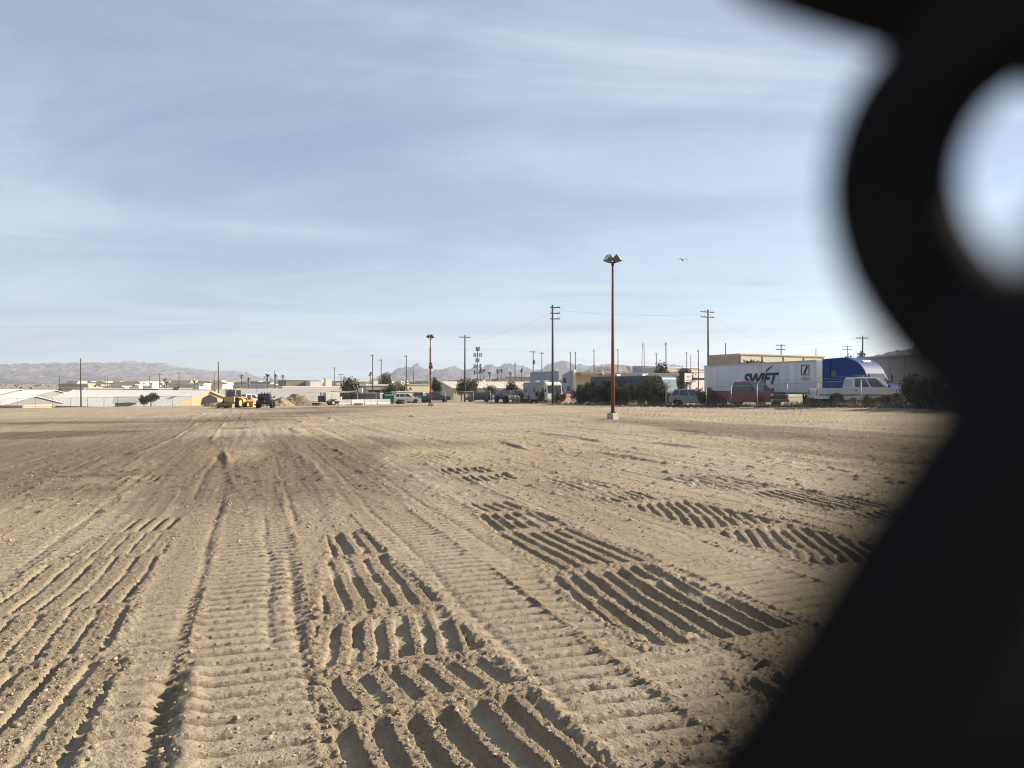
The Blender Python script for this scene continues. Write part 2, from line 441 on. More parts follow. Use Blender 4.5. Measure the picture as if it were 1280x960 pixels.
    return h, np.clip(loose, 0, 1.2), np.clip(damp, 0, 1)

def on_lot(X, Y):
    return (1 - smooth(LOT_FAR - 4, LOT_FAR + 10, Y)) * (1 - smooth(120, 140, np.abs(X)))
def ground_z(x, y):
    X = np.array([float(x)]); Y = np.array([float(y)])
    return float(terrain(X, Y)[0] + relief(X, Y)[0][0] * on_lot(X, Y)[0])

def make_ground():
    ys = [-80, -45, -25, -14, -8, -4, -2, -1, 0, 0.6, 1.0, 1.3, 1.6, 1.8, 2.0, 2.1]
    y = 2.2
    while y < 185:
        ys.append(y)
        st = max(0.0065, 0.0019 * y) if y < 7 else (0.0026 * y if y < 9 else 0.0038 * y)
        if y > 11: st *= 1 + (y - 11) / 16
        y += st
    ys += [200, 225, 260, 300, 360, 450, 600, 900, 1400, 2200, 3600, 6000, 9000]
    ys = np.array(ys)
    d = np.concatenate([np.linspace(-0.92, -0.60, 70, endpoint=False), np.linspace(-0.60, 0.60, 800), np.linspace(0.60, 0.92, 71)[1:]])
    u = np.concatenate([[-30, -14, -7, -4, -2.4, -1.6, -1.2, -1.02], d, [1.02, 1.2, 1.6, 2.4, 4, 7, 14, 30]])
    wy = np.where(ys > 0, ys + 3, 3.0)
    X = u[None, :] * wy[:, None]; Y = np.repeat(ys[:, None], len(u), 1)
    shp = X.shape
    x = X.ravel(); yv = Y.ravel()
    z = terrain(x, yv); h, lo, da = relief(x, yv); z = z + h * on_lot(x, yv)
    n = x.size; r, c = shp
    co = np.empty((n, 3), np.float32); co[:, 0] = x; co[:, 1] = yv; co[:, 2] = z
    idx = np.arange(n).reshape(shp)
    q = np.stack([idx[:-1, :-1], idx[:-1, 1:], idx[1:, 1:], idx[1:, :-1]], -1).reshape(-1, 4)
    me = bpy.data.meshes.new('ground')
    me.vertices.add(n); me.vertices.foreach_set('co', co.ravel())
    nq = len(q)
    me.loops.add(nq * 4); me.loops.foreach_set('vertex_index', q.ravel().astype(np.int32))
    me.polygons.add(nq)
    me.polygons.foreach_set('loop_start', np.arange(0, nq * 4, 4, dtype=np.int32))
    me.polygons.foreach_set('use_smooth', np.ones(nq, bool))
    me.update(calc_edges=True)
    for nm, arr in (('loose', lo), ('damp', da)):
        a = me.attributes.new(nm, 'FLOAT', 'POINT'); a.data.foreach_set('value', arr.astype(np.float32))
    o = bpy.data.objects.new('ground', me); col.objects.link(o)
    o['kind'] = 'structure'
    # material
    m = bpy.data.materials.new('graded_soil'); m.use_nodes = True
    nt = m.node_tree; b = nt.nodes['Principled BSDF']; b.inputs['Roughness'].default_value = 0.95; b.inputs['Specular IOR Level'].default_value = 0.15
    N = nt.nodes.new; L = nt.links.new
    tc = N('ShaderNodeTexCoord')
    def attr(nm):
        a = N('ShaderNodeAttribute'); a.attribute_name = nm; return a.outputs['Fac']
    def noise(scale, detail=5, rough=0.6, mp=None):
        k = N('ShaderNodeTexNoise'); k.inputs['Scale'].default_value = scale; k.inputs['Detail'].default_value = detail; k.inputs['Roughness'].default_value = rough
        L(mp if mp else tc.outputs['Object'], k.inputs['Vector']); return k.outputs['Fac']
    def rng_(v, a, b2, c=0.0, d2=1.0):
        k = N('ShaderNodeMapRange'); k.inputs['From Min'].default_value = a; k.inputs['From Max'].default_value = b2
        k.inputs['To Min'].default_value = c; k.inputs['To Max'].default_value = d2; L(v, k.inputs['Value']); return k.outputs[0]
    def mix(f, A, B, bt='MIX'):
        k = N('ShaderNodeMix'); k.data_type = 'RGBA'; k.blend_type = bt
        for nm, v in (('Factor', f), ('A', A), ('B', B)):
            if isinstance(v, (int, float)): k.inputs[nm].default_value = v
            elif isinstance(v, tuple): k.inputs[nm].default_value = (*v, 1)
            else: L(v, k.inputs[nm])
        return k.outputs['Result']
    mp = N('ShaderNodeMapping'); L(tc.outputs['Object'], mp.inputs[0])
    mp.inputs['Rotation'].default_value = (0, 0, -math.atan2(-DX, DY)); mp.inputs['Scale'].default_value = (1.0, 0.09, 1)
    streak = noise(0.9, 7, 0.65, mp.outputs[0])
    c = mix(rng_(attr('loose'), 0.1, 0.95), (0.312, 0.272, 0.212), (0.430, 0.342, 0.228))
    c = mix(rng_(streak, 0.32, 0.68, 0.0, 0.6), c, (0.352, 0.296, 0.215))
    c = mix(rng_(noise(0.16, 7, 0.65), 0.40, 0.68, 0, 0.75), c, (0.250, 0.198, 0.134))
    c = mix(attr('damp'), c, (0.135, 0.102, 0.070))
    c = mix(1.0, c, rng_(noise(130, 3, 0.75), 0.25, 0.75, 0.66, 1.26), 'MULTIPLY')
    c = mix(1.0, c, rng_(noise(11, 6, 0.7), 0.25, 0.75, 0.80, 1.15), 'MULTIPLY')
    # pale pebbles in the soil
    vo = N('ShaderNodeTexVoronoi'); vo.inputs['Scale'].default_value = 38; L(tc.outputs['Object'], vo.inputs['Vector'])
    peb = rng_(vo.outputs['Distance'], 0.10, 0.16, 1, 0)
    pk = N('ShaderNodeMath'); pk.operation = 'MULTIPLY'; L(peb, pk.inputs[0]); L(rng_(vo.outputs['Color'], 0.70, 0.74), pk.inputs[1])
    c = mix(pk.outputs[0], c, (0.42, 0.37, 0.30))
    # land beyond the lot: desert floor and built-up ground
    sep = N('ShaderNodeSeparateXYZ'); L(tc.outputs['Object'], sep.inputs[0])
    far = rng_(sep.outputs[1], 132, 170)
    town = mix(rng_(noise(0.02, 6, 0.7), 0.35, 0.65), (0.20, 0.165, 0.13), (0.34, 0.30, 0.25))
    c = mix(far, c, town)
    L(c, b.inputs['Base Color'])
    bp = N('ShaderNodeBump'); bp.inputs['Strength'].default_value = 1.0; bp.inputs['Distance'].default_value = 0.026; L(rng_(attr('loose'), 0.05, 0.7, 0.30, 1.0), bp.inputs['Strength'])
    ad = N('ShaderNodeMath'); ad.operation = 'ADD'; L(noise(75, 4, 0.8), ad.inputs[0]); L(noise(24, 6, 0.8), ad.inputs[1])
    a2 = N('ShaderNodeMath'); a2.operation = 'ADD'; L(ad.outputs[0], a2.inputs[0]); L(pk.outputs[0], a2.inputs[1])
    bp2 = N('ShaderNodeBump'); bp2.inputs['Strength'].default_value = 0.7; bp2.inputs['Distance'].default_value = 0.07
    L(noise(6.5, 6, 0.72), bp2.inputs['Height']); L(bp2.outputs[0], bp.inputs['Normal'])
    L(a2.outputs[0], bp.inputs['Height']); L(bp.outputs[0], b.inputs['Normal'])
    me.materials.append(m)
    return o
ground = make_ground()

# loose stones and clods lying on the lot
def scatter_stones(n, name, dmin, dmax, rmin, rmax, material, seed, octa=False, pw=1.0):
    r = np.random.default_rng(seed)
    ico = [(0,0,1),(.894,0,.447),(.276,.851,.447),(-.724,.526,.447),(-.724,-.526,.447),(.276,-.851,.447),(.724,.526,-.447),(-.276,.851,-.447),(-.894,0,-.447),(-.276,-.851,-.447),(.724,-.526,-.447),(0,0,-1)]
    fi = [(0,1,2),(0,2,3),(0,3,4),(0,4,5),(0,5,1),(1,6,2),(2,7,3),(3,8,4),(4,9,5),(5,10,1),(6,7,2),(7,8,3),(8,9,4),(9,10,5),(10,6,1),(6,11,7),(7,11,8),(8,11,9),(9,11,10),(10,11,6)]
    if octa:
        ico = [(1,0,0),(0,1,0),(-1,0,0),(0,-1,0),(0,0,1),(0,0,-1)]; fi = [(0,1,4),(1,2,4),(2,3,4),(3,0,4),(1,0,5),(2,1,5),(3,2,5),(0,3,5)]
    ico = np.array(ico, float); fi = np.array(fi); nv = len(ico)
    d = dmin * (dmax / dmin) ** r.random(n * 3)
    x = (r.random(n * 3) * 2 - 1) * 0.95 * (d + 1)
    _, lo, _ = relief(x, d)
    keep = r.random(n * 3) < 0.04 + 0.9 * np.clip(lo, 0, 1) ** (1.5 * pw)
    x = x[keep][:n]; d = d[keep][:n]; m = len(x)
    z = terrain(x, d) + relief(x, d)[0]
    rad = rmin * (rmax / rmin) ** (r.random(m) ** 2.2)
    sc3 = r.uniform(0.6, 1.25, (m, 1, 3)) * np.array([1, 1, 0.75])
    V = ico[None] * r.uniform(0.5, 1.3, (m, nv, 1)) * sc3
    a = r.random(m) * 6.283; ca = np.cos(a)[:, None]; sa = np.sin(a)[:, None]
    Vx = V[..., 0] * ca - V[..., 1] * sa; Vy = V[..., 0] * sa + V[..., 1] * ca
    P = np.stack([Vx * rad[:, None] + x[:, None], Vy * rad[:, None] + d[:, None], V[..., 2] * rad[:, None] + z[:, None] + rad[:, None] * 0.05], -1)
    F = (fi[None] + (np.arange(m) * nv)[:, None, None]).reshape(-1, 3)
    me = bpy.data.meshes.new(name); me.vertices.add(m * nv); me.vertices.foreach_set('co', P.reshape(-1).astype(np.float32))
    me.loops.add(F.size); me.loops.foreach_set('vertex_index', F.ravel().astype(np.int32))
    me.polygons.add(len(F)); me.polygons.foreach_set('loop_start', np.arange(0, F.size, 3, dtype=np.int32)); me.update(calc_edges=True)
    me.materials.append(material)
    o = bpy.data.objects.new(name, me); col.objects.link(o); return o
m_stone = mat('soil_clod', (0.33, 0.27, 0.192), 0.95, var=0.4, vscale=5, bump=0.4, bscale=80, spec=0.15)
tag(scatter_stones(2200, 'gravel', 2.3, 18, 0.008, 0.024, m_stone, 5), 'small tan stones and clods scattered over the graded lot', 'gravel', kind='stuff')
tag(scatter_stones(38000, 'soil_crumbs', 2.3, 12, 0.004, 0.013, m_stone, 6, octa=True), 'fine crumbs of dry soil covering the loosened parts of the lot', 'soil crumbs', kind='stuff')
tag(scatter_stones(9000, 'clods', 8, 60, 0.012, 0.034, m_stone, 8, octa=True, pw=0.4), 'dry clods strewn over the middle of the lot', 'clods', kind='stuff')
# ------------------------------------------------------------------ mountains
def mountain_mat(name, c1, c2, scale):
    m = bpy.data.materials.new(name); m.use_nodes = True
    nt = m.node_tree; b = nt.nodes['Principled BSDF']; b.inputs['Roughness'].default_value = 1.0; b.inputs['Specular IOR Level'].default_value = 0.05
    tc = nt.nodes.new('ShaderNodeTexCoord'); n = nt.nodes.new('ShaderNodeTexNoise')
    n.inputs['Scale'].default_value = scale; n.inputs['Detail'].default_value = 8; n.inputs['Roughness'].default_value = 0.7
    mp = nt.nodes.new('ShaderNodeMapping'); mp.inputs['Scale'].default_value = (1, 0.5, 3)
    nt.links.new(tc.outputs['Object'], mp.inputs[0]); nt.links.new(mp.outputs[0], n.inputs['Vector'])
    r = nt.nodes.new('ShaderNodeMapRange'); r.inputs['From Min'].default_value = 0.36; r.inputs['From Max'].default_value = 0.66
    nt.links.new(n.outputs['Fac'], r.inputs['Value'])
    mx = nt.nodes.new('ShaderNodeMix'); mx.data_type = 'RGBA'; mx.inputs['A'].default_value = (*c1, 1); mx.inputs['B'].default_value = (*c2, 1)
    nt.links.new(r.outputs[0], mx.inputs['Factor']); nt.links.new(mx.outputs['Result'], b.inputs['Base Color'])
    return m
def mountain_range(name, sil, Y0, front, back, material, seed, jag=0.12, foot=-12.0, fan=0.0, nx=420, ny=90, ns=1.0):
    """sil: (photo column, height above the horizon in photo pixels) of the crest"""
    px = np.array([p for p, _ in sil], float); hp = np.array([h for _, h in sil], float)
    gx = np.linspace(px[0], px[-1], nx); xs = (gx - 640) / FPX * Y0
    crest = np.interp(gx, px, hp) / FPX * Y0 + EYE
    v = np.linspace(-1, 1, ny)
    Xg, V = np.meshgrid(xs, v)
    C = np.repeat(crest[None], ny, 0)
    Yg = np.where(V < 0, Y0 + V * front, Y0 + V * back)
    a = np.abs(V)
    prof = np.clip(1 - a, 0, 1) ** 1.15
    if fan > 0: prof = np.maximum(prof ** 1.6, 0) * (1 - fan) + fan * np.clip(1 - a, 0, 1)
    L = Y0 * 0.02 * ns
    rid = 1 - 2 * np.abs(fbm(Xg / L, Yg / L * 0.5, 5, seed, 0.55))
    rid2 = fbm(Xg / (L * 0.33), Yg / (L * 0.7), 4, seed + 5)
    mod = 1 + jag * ((rid - 0.6) * 1.6 * (0.35 + a * 2.2) + rid2 * 0.7 * (0.4 + a))
    Z = foot + (C - foot) * prof * mod
    Z = np.where(a > 0.985, foot - 15, Z)
    n = Xg.size
    co = np.stack([Xg, Yg, Z], -1).reshape(-1)
    idx = np.arange(n).reshape(Xg.shape)
    q = np.stack([idx[:-1, :-1], idx[:-1, 1:], idx[1:, 1:], idx[1:, :-1]], -1).reshape(-1, 4)
    me = bpy.data.meshes.new(name); me.vertices.add(n); me.vertices.foreach_set('co', co.astype(np.float32))
    me.loops.add(q.size); me.loops.foreach_set('vertex_index', q.ravel().astype(np.int32)); me.polygons.add(len(q))
    me.polygons.foreach_set('loop_start', np.arange(0, q.size, 4, dtype=np.int32)); me.polygons.foreach_set('use_smooth', np.ones(len(q), bool)); me.update(calc_edges=True)
    me.materials.append(material)
    o = bpy.data.objects.new(name, me); col.objects.link(o); o['kind'] = 'structure'
    return o
m_mt1 = mountain_mat('desert_mountain_rock', (0.05, 0.043, 0.042), (0.18, 0.152, 0.138), 0.007)
m_mt2 = mountain_mat('dark_mountain_rock', (0.048, 0.042, 0.046), (0.125, 0.104, 0.10), 0.005)
m_mt3 = mountain_mat('near_hill_rock', (0.14, 0.11, 0.09), (0.26, 0.205, 0.16), 0.03)
mountain_range('mountains_left', [(-260, 26), (-120, 30), (-40, 25), (0, 28), (30, 27), (60, 29), (100, 30), (140, 29), (165, 31), (200, 30), (225, 26), (255, 22), (275, 18), (290, 20), (305, 19), (322, 13), (345, 4), (370, -6)], 5200, 3300, 900, m_mt1, 2, jag=0.34, foot=2, fan=0.5, nx=480, ny=110, ns=0.55)
mountain_range('mountains_far', [(280, -8), (300, 3), (330, 10), (350, 12), (380, 8), (420, 7), (460, 7), (490, 4), (510, -8)], 5600, 900, 500, m_mt2, 9, jag=0.2, foot=-14, nx=160, ny=40)
mountain_range('mountains_middle', [(455, -2), (470, 8), (483, 20), (490, 18), (500, 25), (508, 27), (515, 24), (522, 31), (530, 25), (540, 21), (550, 23), (560, 26), (568, 27), (578, 22), (590, 25), (602, 28), (612, 29), (622, 25), (636, 31), (648, 29), (660, 25), (668, 22), (680, 26), (692, 30), (704, 34), (716, 30), (740, 28), (770, 30), (800, 26), (840, 28), (880, 24), (930, 26), (990, 20), (1040, 22), (1090, 10), (1120, -8)], 4200, 900, 700, m_mt2, 4, jag=0.24, foot=-12, nx=560, ny=60, ns=0.9)
mountain_range('hill_behind_warehouses', [(690, -10), (715, 8), (730, 22), (745, 27), (760, 29), (785, 29), (800, 27), (815, 20), (840, 8), (860, -10)], 1500, 300, 260, m_mt3, 14, jag=0.10, foot=-8, nx=200, ny=50)
mountain_range('hill_right', [(1020, -12), (1040, 10), (1070, 34), (1085, 38), (1100, 42), (1115, 46), (1140, 52), (1175, 58), (1230, 56), (1300, 40), (1400, 20), (1480, -12)], 900, 260, 200, m_mt3, 17, jag=0.14, foot=-6, nx=220, ny=60)

# ------------------------------------------------------------------ the chain-link fence the photograph is taken through
m_wire = mat('dark_fence_wire', (0.013, 0.0127, 0.0127), 0.9, var=0.3, vscale=300, spec=0.04)
fence_near = thing('chain_link_fence', 'dark chain link fence right at the lens, blurred wires on the right', 'fence', (0, 0, 0))
def near(px, py, D): return tuple(at(px, py, D / 1000.0))
NODE = Vector((0.0181, 0.030, 1.6083)); CELL = 0.036
def strand_points(sgn, zs):
    """zigzag wire about its own axis; sgn is the side on which the even bends lie"""
    pts = []
    for k in zs:
        z = NODE.z + k * CELL
        side = sgn if k % 2 == 0 else -sgn
        pts += [Vector((side * (CELL / 2 + 0.0016 - 0.004), 0.0025 * side, z - 0.004)), Vector((side * (CELL / 2 + 0.0022), 0.0, z)), Vector((side * (CELL / 2 + 0.0016 - 0.004), -0.0025 * side, z + 0.004))]
    return pts
ks = list(range(-42, 9))
mbA = MB(); mbA.tube(strand_points(1, ks), 0.0019, 6); meA = mbA.mesh('wire'); meA.materials.append(m_wire); meA.shade_smooth()
mbB = MB(); mbB.tube(strand_points(-1, ks), 0.0019, 6); meB = mbB.mesh('wire'); meB.materials.append(m_wire); meB.shade_smooth()
for i in range(-44, 46):
    if i in (0, 1): continue                       # the two wires in view are bent by hand below
    w = link_mesh('wire', meA if i % 2 == 0 else meB, fence_near)
    w.location = (NODE.x - CELL / 2 + i * CELL, NODE.y + 0.004, 0)
def smooth_path(ctrl, n=8):
    ctrl = [Vector(c) for c in ctrl]; out = []
    for i in range(len(ctrl) - 1):
        p0 = ctrl[max(i - 1, 0)]; p1 = ctrl[i]; p2 = ctrl[i + 1]; p3 = ctrl[min(i + 2, len(ctrl) - 1)]
        for k in range(n):
            t = k / n
            out.append(0.5 * ((2 * p1) + (-p0 + p2) * t + (2 * p0 - 5 * p1 + 4 * p2 - p3) * t * t + (-p0 + 3 * p1 - 3 * p2 + p3) * t ** 3))
    out.append(ctrl[-1]); return out
def zig(sgn, axis_x, zs): return [Vector((axis_x, NODE.y + 0.004, 0)) + p for p in strand_points(sgn, zs)]
left_axis = NODE.x - CELL / 2; right_axis = NODE.x + CELL / 2
L_up = zig(1, left_axis, range(1, 9)); L_dn = zig(1, left_axis, range(-42, 0))
pathL = L_dn + smooth_path([L_dn[-1], near(760, 1230, 13), near(960, 1060, 11.8), near(1080, 900, 11.6), near(1190, 720, 12), near(1290, 560, 13), near(1368, 400, 14.8), near(1440, 240, 18.5), near(1440, 100, 25), near(1330, 48, 28), near(1200, 16, 28.5), near(1090, -12, 29), near(960, -62, 29.5), near(860, -150, 31), L_up[0]], 8)[1:-1] + L_up
R_up = zig(-1, right_axis, range(1, 9)); R_dn = zig(-1, right_axis, range(-42, 0))
pathR = R_dn + smooth_path([R_dn[-1], near(1470, 1080, 12.5), near(1390, 820, 15.5), near(1325, 600, 19.5), near(1262, 470, 23), near(1184, 392, 25.5), near(1132, 312, 27), near(1114, 225, 27.5), near(1136, 145, 27.5), near(1186, 80, 27.5), near(1270, 15, 27.5), near(1360, -60, 28), near(1480, -200, 29), R_up[0]], 8)[1:-1] + R_up
MB().tube(pathL, 0.0020, 12).build('wire', m_wire, fence_near, True)
MB().tube(pathR, 0.00235, 12).build('wire', m_wire, fence_near, True)
m_galv = mat('galvanised_steel', (0.42, 0.43, 0.43), 0.5, metal=0.6, var=0.25, vscale=6)
for x in (-1.62, 1.68):
    MB().cyl((x, 0.075, -0.3), (x, 0.075, 1.98), 0.03, n=14).build('post', m_galv, fence_near, True)
MB().cyl((-1.7, 0.075, 1.95), (1.75, 0.075, 1.95), 0.021, n=12).build('top_rail', m_galv, fence_near, True)
# ------------------------------------------------------------------ shared materials
m_tyre = mat('tyre_rubber', (0.022, 0.021, 0.020), 0.9, var=0.4, vscale=8)
m_black = mat('black_plastic', (0.018, 0.018, 0.019), 0.6)
m_dark = mat('dark_steel', (0.05, 0.05, 0.052), 0.6, var=0.3)
m_chrome = mat('dull_chrome', (0.55, 0.55, 0.55), 0.28, metal=0.9)
m_glass = glass()
m_whitepaint = mat('white_vehicle_paint', (0.47, 0.47, 0.46), 0.35, var=0.10, vscale=1.5, coat=0.4)
m_redpaint = mat('dark_red_paint', (0.115, 0.011, 0.014), 0.34, var=0.2, vscale=1.5, coat=0.5)
m_greypaint = mat('grey_car_paint', (0.19, 0.205, 0.22), 0.35, var=0.15, vscale=1.5, coat=0.4)
m_bluepaint = mat('blue_truck_paint', (0.010, 0.042, 0.18), 0.6, var=0.2, vscale=1.2, spec=0.18)
m_blackpaint = mat('black_car_paint', (0.018, 0.019, 0.021), 0.35, var=0.2, coat=0.4)
m_yellow = mat('machine_yellow', (0.50, 0.34, 0.09), 0.6, var=0.3, vscale=3)
m_orange = mat('faded_orange_paint', (0.52, 0.16, 0.06), 0.6, var=0.3, vscale=3)
m_lamp = mat('headlamp_lens', (0.6, 0.6, 0.58), 0.12, spec=0.8)
m_tail = mat('tail_lamp', (0.35, 0.015, 0.015), 0.2, spec=0.7)
m_white = mat('white_coating', (0.56, 0.55, 0.52), 0.6, var=0.14, vscale=1.2)
m_panel = mat('trailer_panel_white', (0.60, 0.61, 0.63), 0.55, var=0.16, vscale=0.9, streak=(1, 1, 0.25))
m_concrete = mat('concrete', (0.42, 0.38, 0.32), 0.9, var=0.3, vscale=5, bump=0.4, bscale=40)

def wheel(parent, x, y, r, w, rim_m=None, out=1):
    t = MB()
    n = 20; prof = [(r * 0.62, -w / 2), (r * 0.93, -w / 2), (r, -w * 0.36), (r, w * 0.36), (r * 0.93, w / 2), (r * 0.62, w / 2)]
    vs = []; fs = []
    for i in range(n):
        a = 2 * math.pi * i / n
        for rr, yy in prof: vs.append((x + rr * math.cos(a), y + yy, r + rr * math.sin(a)))
    k = len(prof)
    for i in range(n):
        for j in range(k - 1): fs.append((i * k + j, ((i + 1) % n) * k + j, ((i + 1) % n) * k + j + 1, i * k + j + 1))
    t.add(vs, fs)
    ty = t.build('wheel', m_tyre, parent, True)
    rm = MB(); rm.cyl((x, y - w * 0.36, r), (x, y + w * 0.36, r), r * 0.63, n=18); rm.cyl((x, y + out * w * 0.36, r), (x, y + out * w * 0.46, r), r * 0.2, n=10)
    rm.build('rim', rim_m or m_chrome, ty)
    return ty
def arch(x, r, z0, n=9, flip=False):
    pts = [(x + r * math.cos(a), max(z0, 0) + r * math.sin(a)) for a in np.linspace(0, math.pi, n)]
    return pts if not flip else pts[::-1]
def cabin_faces(xb0, xb1, xt0, xt1, wb, wt, z0, z1):
    """sloping cabin: returns its eight corners (four at the belt, four at the roof)"""
    return [Vector((xb0, -wb, z0)), Vector((xb1, -wb, z0)), Vector((xb1, wb, z0)), Vector((xb0, wb, z0)),
            Vector((xt0, -wt, z1)), Vector((xt1, -wt, z1)), Vector((xt1, wt, z1)), Vector((xt0, wt, z1))]
def glaze(c, parent, side=((0.08, 0.92),), front=True, rear=True, v=(0.14, 0.86)):
    for (u0, u1) in side:
        MB().plate([c[0], c[1], c[5], c[4]], u0, u1, v[0], v[1], 0.006).build('side_window', m_glass, parent)
        MB().plate([c[2], c[3], c[7], c[6]], 1 - u1, 1 - u0, v[0], v[1], 0.006).build('side_window', m_glass, parent)
    if front: MB().plate([c[1], c[2], c[6], c[5]], 0.07, 0.93, 0.10, 0.90, 0.006).build('windshield', m_glass, parent)
    if rear: MB().plate([c[3], c[0], c[4], c[7]], 0.10, 0.90, 0.14, 0.86, 0.006).build('rear_window', m_glass, parent)

def pickup(label, loc, rz, paint, L=5.8, W=1.95, zb=1.12, zr=1.86, crew=True, modern=False, scale=1.0, trim=None, canopy=False):
    t = thing('pickup_truck', label, 'pickup truck', loc, rz)
    h = L / 2; r = 0.39
    xf = h - 1.02; xr = -h + 1.20; zs = 0.46
    hood = 1.10 if not modern else 1.22
    cab1 = h - 1.42; cab0 = cab1 - (2.35 if crew else 1.75)
    prof = [(-h, zs), (xr - 0.47, zs)] + [(xr + 0.47 * math.cos(a), r + 0.47 * math.sin(a)) for a in np.linspace(math.pi * 0.97, math.pi * 0.03, 9)] + \
           [(xr + 0.47, zs - 0.05), (xf - 0.47, zs - 0.05)] + [(xf + 0.47 * math.cos(a), r + 0.47 * math.sin(a)) for a in np.linspace(math.pi * 0.97, math.pi * 0.03, 9)] + \
           [(h - 0.12, zs), (h - 0.03, 0.62), (h, hood - 0.22), (h - 0.12, hood - 0.04), (cab1 + 0.1, zb + 0.04), (cab0, zb), (cab0 - 0.03, zb + 0.03), (-h + 0.02, zb + 0.03), (-h, zb - 0.02)]
    MB().prism(prof, -W / 2, W / 2).build('body', paint, t, bevel=0.05)
    c = cabin_faces(cab0, cab1 + 0.12, cab0 + 0.14, cab1 - 0.72, W / 2 - 0.03, W / 2 - 0.20, zb - 0.02, zr)
    cb = MB().hexa(c).build('cab', paint, t, bevel=0.06)
    glaze(c, cb, ((0.08, 0.46), (0.51, 0.86)) if crew else ((0.10, 0.30), (0.36, 0.86)))
    # bed opening, doors, trim, bumpers, lights
    MB().box(((-h + cab0) / 2, 0, zb + 0.022), (cab0 + h - 0.22, W - 0.28, 0.03)).build('bed_floor', m_black, t)
    for s in (-1, 1):
        d = MB().box(((cab0 + cab1) / 2 + 0.05, s * (W / 2 + 0.003), (zb + zs) / 2 + 0.02), (cab1 - cab0 - 0.12, 0.02, zb - zs - 0.12)).build('door', paint, t, bevel=0.008)
        MB().box((cab0 + 0.25, s * (W / 2 + 0.022), zb - 0.12), (0.16, 0.03, 0.045)).build('handle', m_black if trim is None else trim, d)
        MB().box((0, s * (W / 2 + 0.008), 0.72), (L * 0.96, 0.022, 0.07)).build('side_trim', trim or m_dark, t)
        MB().box((cab1 - 0.12, s * (W / 2 + 0.13), zb + 0.16), (0.10, 0.20, 0.20)).build('mirror', m_black, t, bevel=0.02)
        MB().box((h - 0.04, s * (W / 2 - 0.20), hood - 0.25), (0.10, 0.34, 0.17)).build('headlight', m_lamp, t, bevel=0.02)
        MB().box((-h + 0.01, s * (W / 2 - 0.10), 0.88), (0.06, 0.14, 0.34)).build('tail_light', m_tail, t)
    g = MB(); g.box((h - 0.005, 0, hood - 0.30), (0.08, W * 0.56, 0.34))
    gr = g.build('grille', m_black, t, bevel=0.02)
    for k in range(3): MB().box((h + 0.045, 0, hood - 0.42 + k * 0.11), (0.03, W * 0.54, 0.03)).build('grille_bar', m_chrome, gr)
    MB().box((h + 0.05, 0, 0.56), (0.16, W * 0.96, 0.20)).build('front_bumper', m_chrome, t, bevel=0.04)
    MB().box((-h - 0.06, 0, 0.55), (0.14, W * 0.94, 0.18)).build('rear_bumper', m_chrome, t, bevel=0.03)
    for x in (xf, xr):
        for s in (-1, 1): wheel(t, x, s * (W / 2 - 0.13), r, 0.25, m_dark, s)
    t.scale = (scale,) * 3
    return t

def hatchback(name, label, cat, loc, rz, paint, L=4.5, W=1.82, zb=1.02, zr=1.68, van=False):
    t = thing(name, label, cat, loc, rz); h = L / 2; r = 0.34; xf = h - 0.88; xr = -h + 0.82; zs = 0.30
    prof = [(-h, zs + 0.1), (xr - 0.42, zs)] + [(xr + 0.41 * math.cos(a), r + 0.41 * math.sin(a)) for a in np.linspace(math.pi * 0.97, math.pi * 0.03, 9)] + [(xf - 0.42, zs)] + \
           [(xf + 0.41 * math.cos(a), r + 0.41 * math.sin(a)) for a in np.linspace(math.pi * 0.97, math.pi * 0.03, 9)] + [(h - 0.10, zs), (h, 0.5), (h - 0.05, 0.76), (h - 0.5, zb - 0.10), (h - 1.25, zb), (-h + 0.05, zb + 0.02), (-h - 0.02, 0.85)]
    MB().prism(prof, -W / 2, W / 2).build('body', paint, t, bevel=0.07, seg=3)
    c = cabin_faces(-h + 0.06, h - 1.05, -h + 0.52, h - 2.0, W / 2 - 0.04, W / 2 - 0.22, zb - 0.02, zr)
    cb = MB().hexa(c).build('cabin', paint, t, bevel=0.09, seg=3)
    glaze(c, cb, ((0.06, 0.24), (0.28, 0.56), (0.60, 0.88)))
    for s in (-1, 1):
        MB().box((h - 0.12, s * (W / 2 - 0.24), 0.72), (0.22, 0.36, 0.13)).build('headlight', m_lamp, t, bevel=0.03)
        MB().box((-h + 0.02, s * (W / 2 - 0.10), 0.95), (0.10, 0.16, 0.36)).build('tail_light', m_tail, t, bevel=0.02)
        MB().box((h - 1.42, s * (W / 2 + 0.08), zb + 0.08), (0.10, 0.18, 0.14)).build('mirror', paint, t, bevel=0.03)
        d = MB().box((0.05, s * (W / 2 + 0.002), 0.68), (1.9, 0.015, 0.52)).build('door', paint, t, bevel=0.006)
        MB().box((-0.1, s * (W / 2 + 0.018), 0.88), (0.18, 0.03, 0.035)).build('handle', m_chrome, d)
    MB().box((h - 0.01, 0, 0.44), (0.10, W * 0.9, 0.22)).build('front_bumper', m_black, t, bevel=0.05)
    MB().box((-h - 0.01, 0, 0.48), (0.10, W * 0.92, 0.24)).build('rear_bumper', m_black, t, bevel=0.05)
    for x in (xf, xr):
        for s in (-1, 1): wheel(t, x, s * (W / 2 - 0.11), r, 0.21, m_dark, s)
    return t

def heading(dx, dy): return math.atan2(dy, dx)

